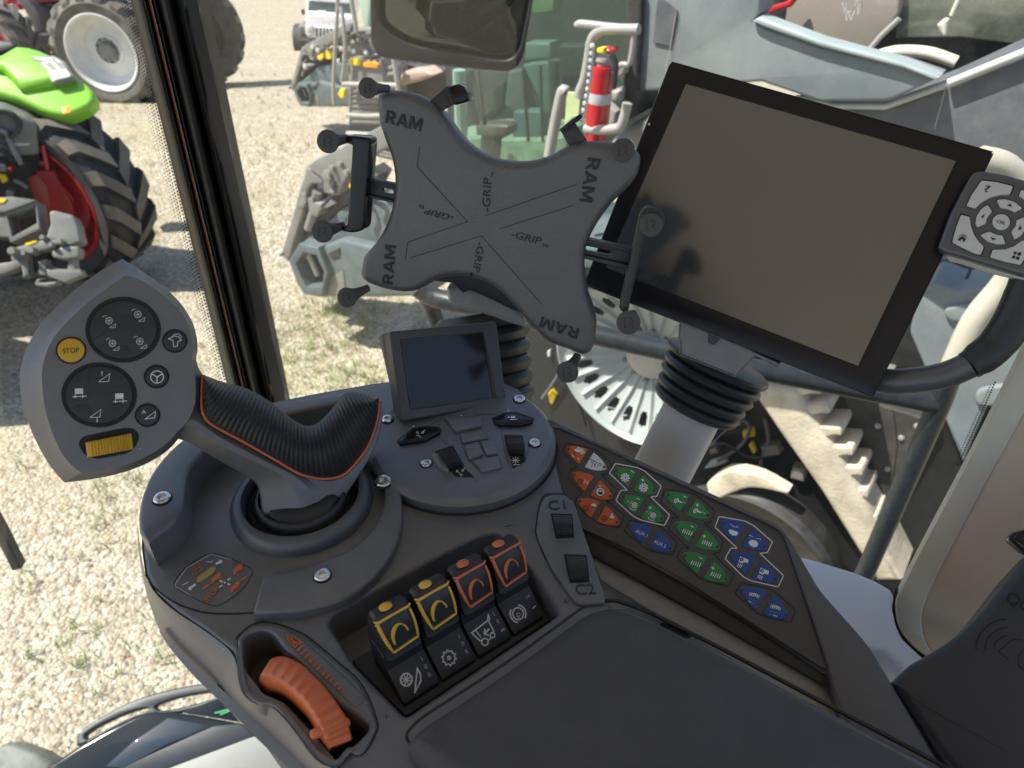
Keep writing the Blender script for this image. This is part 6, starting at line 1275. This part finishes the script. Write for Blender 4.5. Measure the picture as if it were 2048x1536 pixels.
# superstructure: pale panels, window, charcoal cover
M().slab(S1.up(.05), Z3([(60, -500), (720, -420), (700, 60), (662, 105), (720, 140), (1000, 235), (1400, 330), (1608, 402), (1375, 512), (1340, 520), (1000, 522), (700, 420), (120, 470), (40, 460)]), -.12, 0, b=.012, k=4).build('upper_side_panel', m_pgr, cb, sharp=60)
M().slab(S1.up(.05), Z3([(655, 108), (690, 88), (1000, 205), (1420, 318), (1612, 398), (1605, 412), (1400, 345), (1000, 240), (720, 142)]), -.05, .022, b=.008).build('panel_top_edge', m_edge, cb)
M().slab(S1.up(.056), Z3([(170, 20), (180, -20), (270, 55), (235, 235), (148, 215)]), -.03, .002).build('side_vent', m_char, cb)
M().rib(S1.up(.06), Z3([(268, 60), (238, 230), (225, 300), (210, 360)]), 1.4, 0).build('panel_joint', m_tube, cb)
M().slab(S1.up(-.02), Z3([(880, 505), (1100, 540), (1345, 542), (1650, 425), (2300, 130), (2300, 1300), (1500, 1100), (900, 700)]), -.2, 0, b=.02).build('charcoal_cover', m_char, cb)
M().tube([S1.hit(p, .0) for p in Z3([(880, 500), (1080, 542), (1340, 546), (1640, 438), (1640, 438)])], .010, 10).tube([S1.hit(p, .0) for p in Z3([(1662, 425), (2048, 268), (2300, 160)])], .012, 10).build('bright_edge_trim', m_key, cb)
M().rib(S1.up(-.018), Z3([(1650, 440), (1620, 550), (1590, 660)]), 3, 0).build('cover_joint', m_tube, cb)
W1 = S1.up(-.55)
M().slab(W1, Z3([(690, -400), (2400, -400), (2400, 300), (1700, 600), (1300, 560), (900, 400), (660, 160)]), -.1, 0).build('rear_compartment', mat('dark_compartment', (.02, .024, .032), .3, dirt=((.25, .25, .24), .3, 50)), cb)
M().slab(W1.up(.10), Z3([(880, -300), (1420, -300), (1410, 60), (1370, 130), (1260, 250), (1150, 330), (820, 120)]), -.05, 0, b=.01).build('tan_liner', mat('tan_sheet', (.33, .29, .25), .5), cb)
g = M(); rs2 = random.Random(5)
for x0, y0, n_ in ((1108, 20, 5), (1150, 60, 4), (1180, -10, 5), (1205, 25, 4)):
    pts = [(x0 + rs2.uniform(-12, 14) + 6 * k, y0 + k * 12 * (-1 if k % 2 else 1) + 10 * k) for k in range(n_)]; g.rib(W1.up(.101), Z3(pts), 1.6, 0)
g.build('chalk_scribble', m_white, cb)
M().slab(W1.up(.05), Z3([(1400, -300), (2300, -300), (2300, 250), (2040, 230), (1720, 190), (1390, 195)]), -.03, 0, b=.005).build('cab_window', mat('painted_reflection_glass', (.10, .11, .085), .12, spec=.8, dirt=((.3, .3, .24), .6, 7), var=.3), cb)  # olive reflection is painted into the pane colour
M().tube([W1.hit(p, .2) for p in Z3([(1290, 290), (1380, 265), (1480, 262), (1580, 275), (1700, 318)])], .02, 10, sm=3).build('bent_hose', m_cream, cb)
M().slab(W1.up(.2), rnd(Z3([(1598, 130), (1635, 98), (1660, 100), (1650, 190), (1625, 180)]), 4), -.03, 0, b=.01).build('cream_tab', m_cream, cb)
M().tube([W1.hit(p, .15) for p in Z3([(1235, 280), (1320, 180), (1410, 95)])], .01, 8).build('brace', m_tube, cb)
M().tube([W1.hit(p, .15) for p in Z3([(1675, 80), (1710, 0), (1740, -80)])], .007, 8).build('brace', m_cream, cb)
M().tube([W1.hit(p, .15) for p in Z3([(700, 80), (780, 40), (850, 20), (900, -40)])], .012, 8).build('red_hose', m_red, cb)
# its cab, with green tinted panes
m_tint = bpy.data.materials.new('green_tinted_pane'); m_tint.use_nodes = True; t = m_tint.node_tree; N = t.nodes; N.remove(N['Principled BSDF'])
a_ = N.new('ShaderNodeBsdfTransparent'); a_.inputs[0].default_value = (.66, .80, .74, 1); c_ = N.new('ShaderNodeBsdfGlossy'); c_.inputs['Roughness'].default_value = .02; d_ = N.new('ShaderNodeBsdfDiffuse'); d_.inputs[0].default_value = (.45, .55, .50, 1)
x1 = N.new('ShaderNodeMixShader'); x1.inputs[0].default_value = .05; t.links.new(a_.outputs[0], x1.inputs[1]); t.links.new(c_.outputs[0], x1.inputs[2]); x2 = N.new('ShaderNodeMixShader'); x2.inputs[0].default_value = .02; t.links.new(x1.outputs[0], x2.inputs[1]); t.links.new(d_.outputs[0], x2.inputs[2]); t.links.new(x2.outputs[0], N['Material Output'].inputs[0])
CBP = S1.up(-.05)
M().slab(CBP, [(890, -60), (1262, -60), (1252, 330), (960, 340), (905, 240)], -.012, 0).build('cab_pane', m_tint, cb)
CI = S1.up(-1.1)
m_int = mat('cab_interior_grey', (.10, .10, .088), .7); m_int2 = mat('cab_interior_dark', (.03, .035, .035), .7); m_fl = mat('cab_floor_mat', (.24, .285, .21), .8, var=.35, vscale=14)
M().slab(CI, [(880, -150), (1300, -150), (1300, 330), (900, 340)], -.1, 0).build('cab_back_wall', m_int2, cb)
M().slab(S1.up(-.5), Zg2([(130, 900), (640, 880), (640, 1100), (850, 900), (1420, 900), (1640, 860), (1640, 1400), (100, 1400)]), -.4, 0, b=.01).build('cab_floor', m_fl, cb)
for pts, h_, mm, nm in ((Zg2([(940, 80), (1110, 60), (1140, 430), (1180, 560), (1000, 560), (890, 480)]), -.6, m_int, 'cab_seat'), (Zg2([(640, 60), (940, 70), (900, 240), (880, 480), (760, 640), (650, 700)]), -.7, m_int2, 'cab_console'), (Zg2([(1110, 0), (1420, -40), (1480, 120), (1500, 480), (1480, 620), (1380, 600), (1330, 440)]), -.4, mat('teal_grey_liner', (.10, .13, .12), .6), 'door_liner'),
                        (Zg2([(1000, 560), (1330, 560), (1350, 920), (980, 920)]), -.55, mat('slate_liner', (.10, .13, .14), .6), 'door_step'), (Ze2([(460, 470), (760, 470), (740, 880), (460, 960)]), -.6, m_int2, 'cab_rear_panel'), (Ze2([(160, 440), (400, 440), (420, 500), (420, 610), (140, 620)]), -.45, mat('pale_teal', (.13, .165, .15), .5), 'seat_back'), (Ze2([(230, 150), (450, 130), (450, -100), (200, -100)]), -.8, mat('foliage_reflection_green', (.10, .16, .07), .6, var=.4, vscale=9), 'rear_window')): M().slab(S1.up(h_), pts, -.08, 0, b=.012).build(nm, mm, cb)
M().slab(S1.up(-.35), Zg2([(530, 740), (560, 712), (900, 720), (945, 745), (930, 850), (880, 872), (550, 855)]), -.05, .03, b=.02).build('steering_wheel', mat('brown_wheel_rim', (.10, .075, .06), .4), cb)
M().tube([S1.hit(p, -.4) for p in Zg2([(740, 860), (735, 980), (720, 1120)])], .055, 12).build('steering_column', m_int2, cb)
for L, r, h_ in (([(350, 60), (370, 500), (380, 900)], .035, -.1), ([(480, 50), (500, 420), (560, 720)], .02, -.15), ([(570, 60), (610, 330), (660, 720)], .012, -.2), ([(1120, 30), (1150, 450), (1185, 920)], .010, -.12), ([(1330, 0), (1340, 450), (1360, 930)], .008, -.2), ([(1500, -60), (1500, 500)], .03, -.2)): M().tube([S1.hit(p, h_) for p in Zg2(L)], r * .85, 8).build('cab_frame_bar', m_key if r > .03 else m_int, cb)
# rails and steps beside the cab
for L, r in ((Ze2([(400, 1600), (455, 1300), (500, 1080), (540, 930), (575, 940)]), .026), (Ze2([(1320, 300), (1120, 300), (960, 305), (880, 345), (830, 430), (800, 620), (760, 820), (715, 930), (705, 1000)]), .022), (Ze2([(690, 265), (720, 245), (900, 262), (1000, 275), (1320, 300)]), .017), (Ze2([(770, 1320), (900, 1330), (1050, 1320), (1140, 1280), (1200, 1060)]), .022), (Ze2([(1270, 330), (1250, 520), (1215, 660), (1140, 660), (1060, 750)]), .012)): M().tube([S1.hit(p, .25) for p in L], r * .8, 12, sm=4).build('handrail', m_tube, cb)
ch = M()
for i in range(22):
    f = i / 21; p = Ze2([(845 - 110 * f + 18 * math.sin(f * 3), 470 + 760 * f)])[0]; ch.lathe([(.006, -.008), (.010, 0), (.006, .008)], S1.hit(p, .3), SN if i % 2 else Vector((.8, 0, .6)), 8)
ch.build('safety_chain', m_key, cb)
M().slab(S1.up(.08), Ze2([(1180, -100), (1345, -100), (1330, 330), (1300, 800), (1270, 1200), (1130, 1280), (1150, 900), (1180, 620)]), -.2, 0, b=.01).build('body_corner', m_brdk, cb)
M().slab(S1.up(.10), Ze2([(1000, 950), (1090, 925), (1118, 935), (1100, 1050), (1010, 1035)]), -.05, .03, b=.01).slab(S1.up(.10), Ze2([(1050, 800), (1100, 690), (1180, 650), (1160, 760), (1100, 810)]), -.04, .02, b=.006).slab(S1.up(.1), Ze2([(960, 1180), (990, 1060), (1080, 1150), (1060, 1310), (960, 1310)]), -.04, 0, b=.006).build('extinguisher_bracket', m_tube, cb)
M().slab(S1.up(.04), Ze2([(580, 950), (720, 960), (700, 1190), (640, 1200), (560, 1270)]), -.02, 0).build('reflector_sheet', mat('pale_lime_sheet', (.50, .58, .30), .6), cb)
M().slab(S1.up(.05), Ze2([(1010, 1470), (1100, 1370), (1330, 1220), (1500, 1100), (1500, 1600), (1010, 1600)]), -.2, 0, b=.03).build('tank_shoulder', m_steel, cb)
# the fire extinguisher hanging on it
fx = thing('fire_extinguisher', 'red fire extinguisher with white band strapped beside the combine cab', 'fire extinguisher', S1.hit(Ze2([(860, 1440)])[0], .2))
A = S1.hit(Ze2([(868, 1500)])[0], .22); B = S1.hit(Ze2([(948, 660)])[0], .22); ax_ = (B - A); Lf = ax_.length; ax_.normalize(); r_ = 108 / 5.12 * S1.px((1205, 180), .22)
m_fx = mat('extinguisher_red', (.46, .012, .018), .25, coat=.5, var=.03)
M().lathe([(0, 0), (r_, .004), (r_, Lf * .94), (r_ * .92, Lf * .985), (r_ * .6, Lf), (0, Lf)], A, ax_, 32).build('cylinder', m_fx, fx, sharp=40)
M().lathe([(r_ * 1.01, Lf * .56), (r_ * 1.015, Lf * .565), (r_ * 1.015, Lf * .68), (r_ * 1.01, Lf * .685)], A, ax_, 32).build('label_band', mat('label_paper', (.50, .50, .52), .5), fx)
M().lathe([(r_ * .62, Lf * .98), (r_ * .62, Lf * 1.04), (r_ * .75, Lf * 1.05), (r_ * .7, Lf * 1.09), (0, Lf * 1.09)], A, ax_, 24).build('neck', m_tube, fx)
M().slab(S1.up(.30), Ze2([(885, 500), (950, 495), (960, 560), (880, 545)]), -.04, 0, b=.008).build('safety_tag', m_ylab, fx)
M().slab(S1.up(.28), Ze2([(935, 500), (1000, 495), (1035, 520), (1020, 560), (950, 560)]), -.06, 0, b=.012).build('trigger', m_fx, fx)
M().tube([S1.hit(p, .3) for p in Ze2([(1040, 560), (1080, 640), (1080, 720), (1070, 850), (1060, 900)])], .010, 8, sm=3).build('hose', m_hose, fx)
# far combine of the same make
cf = thing('far_combine', 'second grey combine harvester further back beside the white car', 'combine harvester', at_g(700, 250))
S2 = Pl(at(600, 185, 9.3), SN)
feeder(cf, S2, .455, 597, 187)
Zv = lambda p: Z(540, 0, 7.68, p)
M().slab(S2, Zv([(1190, 900), (1690, 920), (1740, 1120), (1740, 1900), (1200, 1900), (1190, 1250)]), -.3, .1, b=.02).build('step_housing', m_steel, cf)
for i in range(7): M().slab(S2.up(.1), Zv([(1225, 1380 + 78 * i), (1690, 1400 + 78 * i), (1690, 1440 + 78 * i), (1225, 1420 + 78 * i)]), -.05, .02, b=.006, k=2).build('grille_slat', m_mach, cf)
for pts, mm in (([(1222, 900), (1385, 905), (1380, 1012), (1218, 995)], m_ylab), ([(1425, 958), (1600, 955), (1655, 985), (1650, 1050), (1430, 1030)], m_olab), ([(1040, 1440), (1085, 1360), (1140, 1370), (1130, 1500), (1085, 1515)], m_ylab), ([(855, 760), (935, 770), (935, 905), (860, 910)], m_ylab), ([(725, 860), (800, 820), (815, 880), (770, 930), (735, 915)], m_ylab)): M().slab(S2.up(.13), Zv(pts), -.03, 0, b=.006).build('warning_label' if mm is m_ylab else 'amber_reflector', mm, cf)
M().slab(S2.up(-.1), Zv([(1150, 480), (1560, 420), (1700, 700), (1750, 1000), (1180, 980), (1120, 760)]), -.3, 0, b=.03).build('upper_housing', m_steel, cf)
for L, r in (([(1035, -60), (1040, 120), (1010, 600), (975, 1300), (985, 1600)], .022), ([(1075, 120), (1110, 200), (1150, 600), (1140, 1000), (1100, 1250)], .020), ([(1245, -40), (1290, 250), (1330, 480)], .024), ([(1120, 1290), (1500, 1300), (1960, 1310)], .026), ([(1900, 900), (1960, 1300), (1990, 1700)], .026), ([(1180, 1760), (1500, 1780), (1760, 1770)], .024), ([(1190, 2050), (1700, 2080)], .03)): M().tube([S2.hit(p, .22) for p in Zv(L)], r, 10, sm=2).build('handrail', m_tube, cf)
M().slab(S2.up(-.3), Zv([(1350, -60), (1540, -60), (1530, 440), (1440, 450), (1390, 250)]), -.2, 0, b=.03).build('cab_corner', mat('pale_green_cab', (.40, .48, .40), .4), cf)
M().slab(S2.up(-.35), Zv([(1560, 900), (2200, 1000), (2700, 1050), (2700, 1600), (1740, 1500)]), -.4, 0, b=.03).build('engine_side', m_blk, cf)
M().slab(S2.up(-.1), Zv([(1900, 1230), (2050, 1100), (2350, 1060), (2480, 1160), (2300, 1250), (2000, 1330)]), -.2, 0, b=.04).build('exhaust_cover', mat('rusty_pink_paint', (.42, .30, .24), .6), cf)
M().slab(S2.up(-.4), Zv([(1200, 1900), (2900, 1850), (2900, 2700), (1500, 2600), (1250, 2300)]), -.5, 0, b=.03).build('lower_body', m_mach, cf)
# ================================================================== working detail on the near combine
def bolt(par, pl, p, r, h=0, m=None): M().lathe([(r * 1.3, 0), (r * 1.3, r * .25), (r, r * .3), (r, r * .9), (0, r)], pl.hit(p, h), pl.n, 8).build('bolt', m or m_tube, par)
UP = S1.up(.05)
for k, L in enumerate(([(-420, 300), (-300, 420), (-330, 620), (-420, 760)], [(-380, 260), (-250, 430), (-270, 640), (-200, 900)], [(560, 840), (640, 900), (600, 1000), (480, 1080)], [(420, 1020), (520, 990), (640, 1060), (760, 1050)], [(720, 860), (740, 980), (700, 1100), (760, 1240)])):
    M().tube([SB.hit(p, .04) for p in Zx(L)], .009 + .004 * (k % 2), 8, sm=4).build('hydraulic_hose', m_hose if k % 2 else m_char, cb)
for pts in ([(500, 870), (590, 860), (600, 900), (510, 915)], [(700, 1010), (780, 1000), (800, 1050), (710, 1065)], [(430, 1000), (470, 985), (480, 1040), (440, 1050)], [(860, 1110), (930, 1130), (920, 1190), (850, 1170)], [(1300, 600), (1380, 620), (1370, 690), (1290, 670)]): M().slab(SB.up(.02), rnd(Zx(pts), 2), -.05, .03, b=.008).build('valve_block', m_mach, cb)
for p in Zx([(1100, 840), (1180, 960), (1300, 900), (1420, 960), (1350, 1120), (1500, 900), (1560, 800), (1230, 1060)]): bolt(cb, SB.up(.06), p, .010)
M().rib(SB.up(.062), Zx([(1120, 760), (1180, 900), (1260, 1080), (1330, 1260)]), 2.2, 0).rib(SB.up(.062), Zx([(1380, 820), (1400, 1000), (1380, 1160)]), 1.8, 0).build('panel_crease', m_dkside, cb)
# clutter round the feeder house and on the far machine
for L, r in (([(620, 300), (700, 330), (800, 420), (780, 560)], .014), ([(600, 330), (680, 420), (720, 540), (690, 640)], .012), ([(700, 180), (780, 300), (900, 330)], .016), ([(500, 380), (450, 520), (380, 600)], .012)): M().tube([SF.hit(p, .05) for p in Zy(L)], r, 8, sm=4).build('hydraulic_hose', m_hose, cb)
for L, r in (([(830, 690), (900, 760), (1000, 740), (1050, 820)], .014), ([(1010, 720), (1090, 840), (1080, 940)], .014), ([(1180, 500), (1260, 560), (1360, 540), (1420, 620)], .016), ([(1290, 560), (1330, 640), (1480, 660)], .014)): M().tube([S2.hit(p, .15) for p in Zv(L)], r, 8, sm=4).build('hydraulic_hose', m_hose, cf)
for p in Zv([(1060, 935), (1100, 750), (1225, 755), (1290, 780), (1480, 805), (545, 1015), (660, 720), (740, 770)]): bolt(cf, S2.up(.12), p, .022, 0, m_key)
for pts in ([(1230, 620), (1330, 640), (1320, 700), (1220, 690)], [(1340, 560), (1420, 540), (1440, 620), (1350, 640)], [(1440, 840), (1600, 850), (1590, 885), (1440, 875)], [(1800, 1020), (1870, 1010), (1880, 1080), (1820, 1090)], [(1790, 1120), (1900, 1110), (1900, 1170), (1800, 1180)]): M().slab(S2.up(.05), rnd(Zv(pts), 1.5), -.1, .05, b=.015).build('valve_block', m_mach, cf)
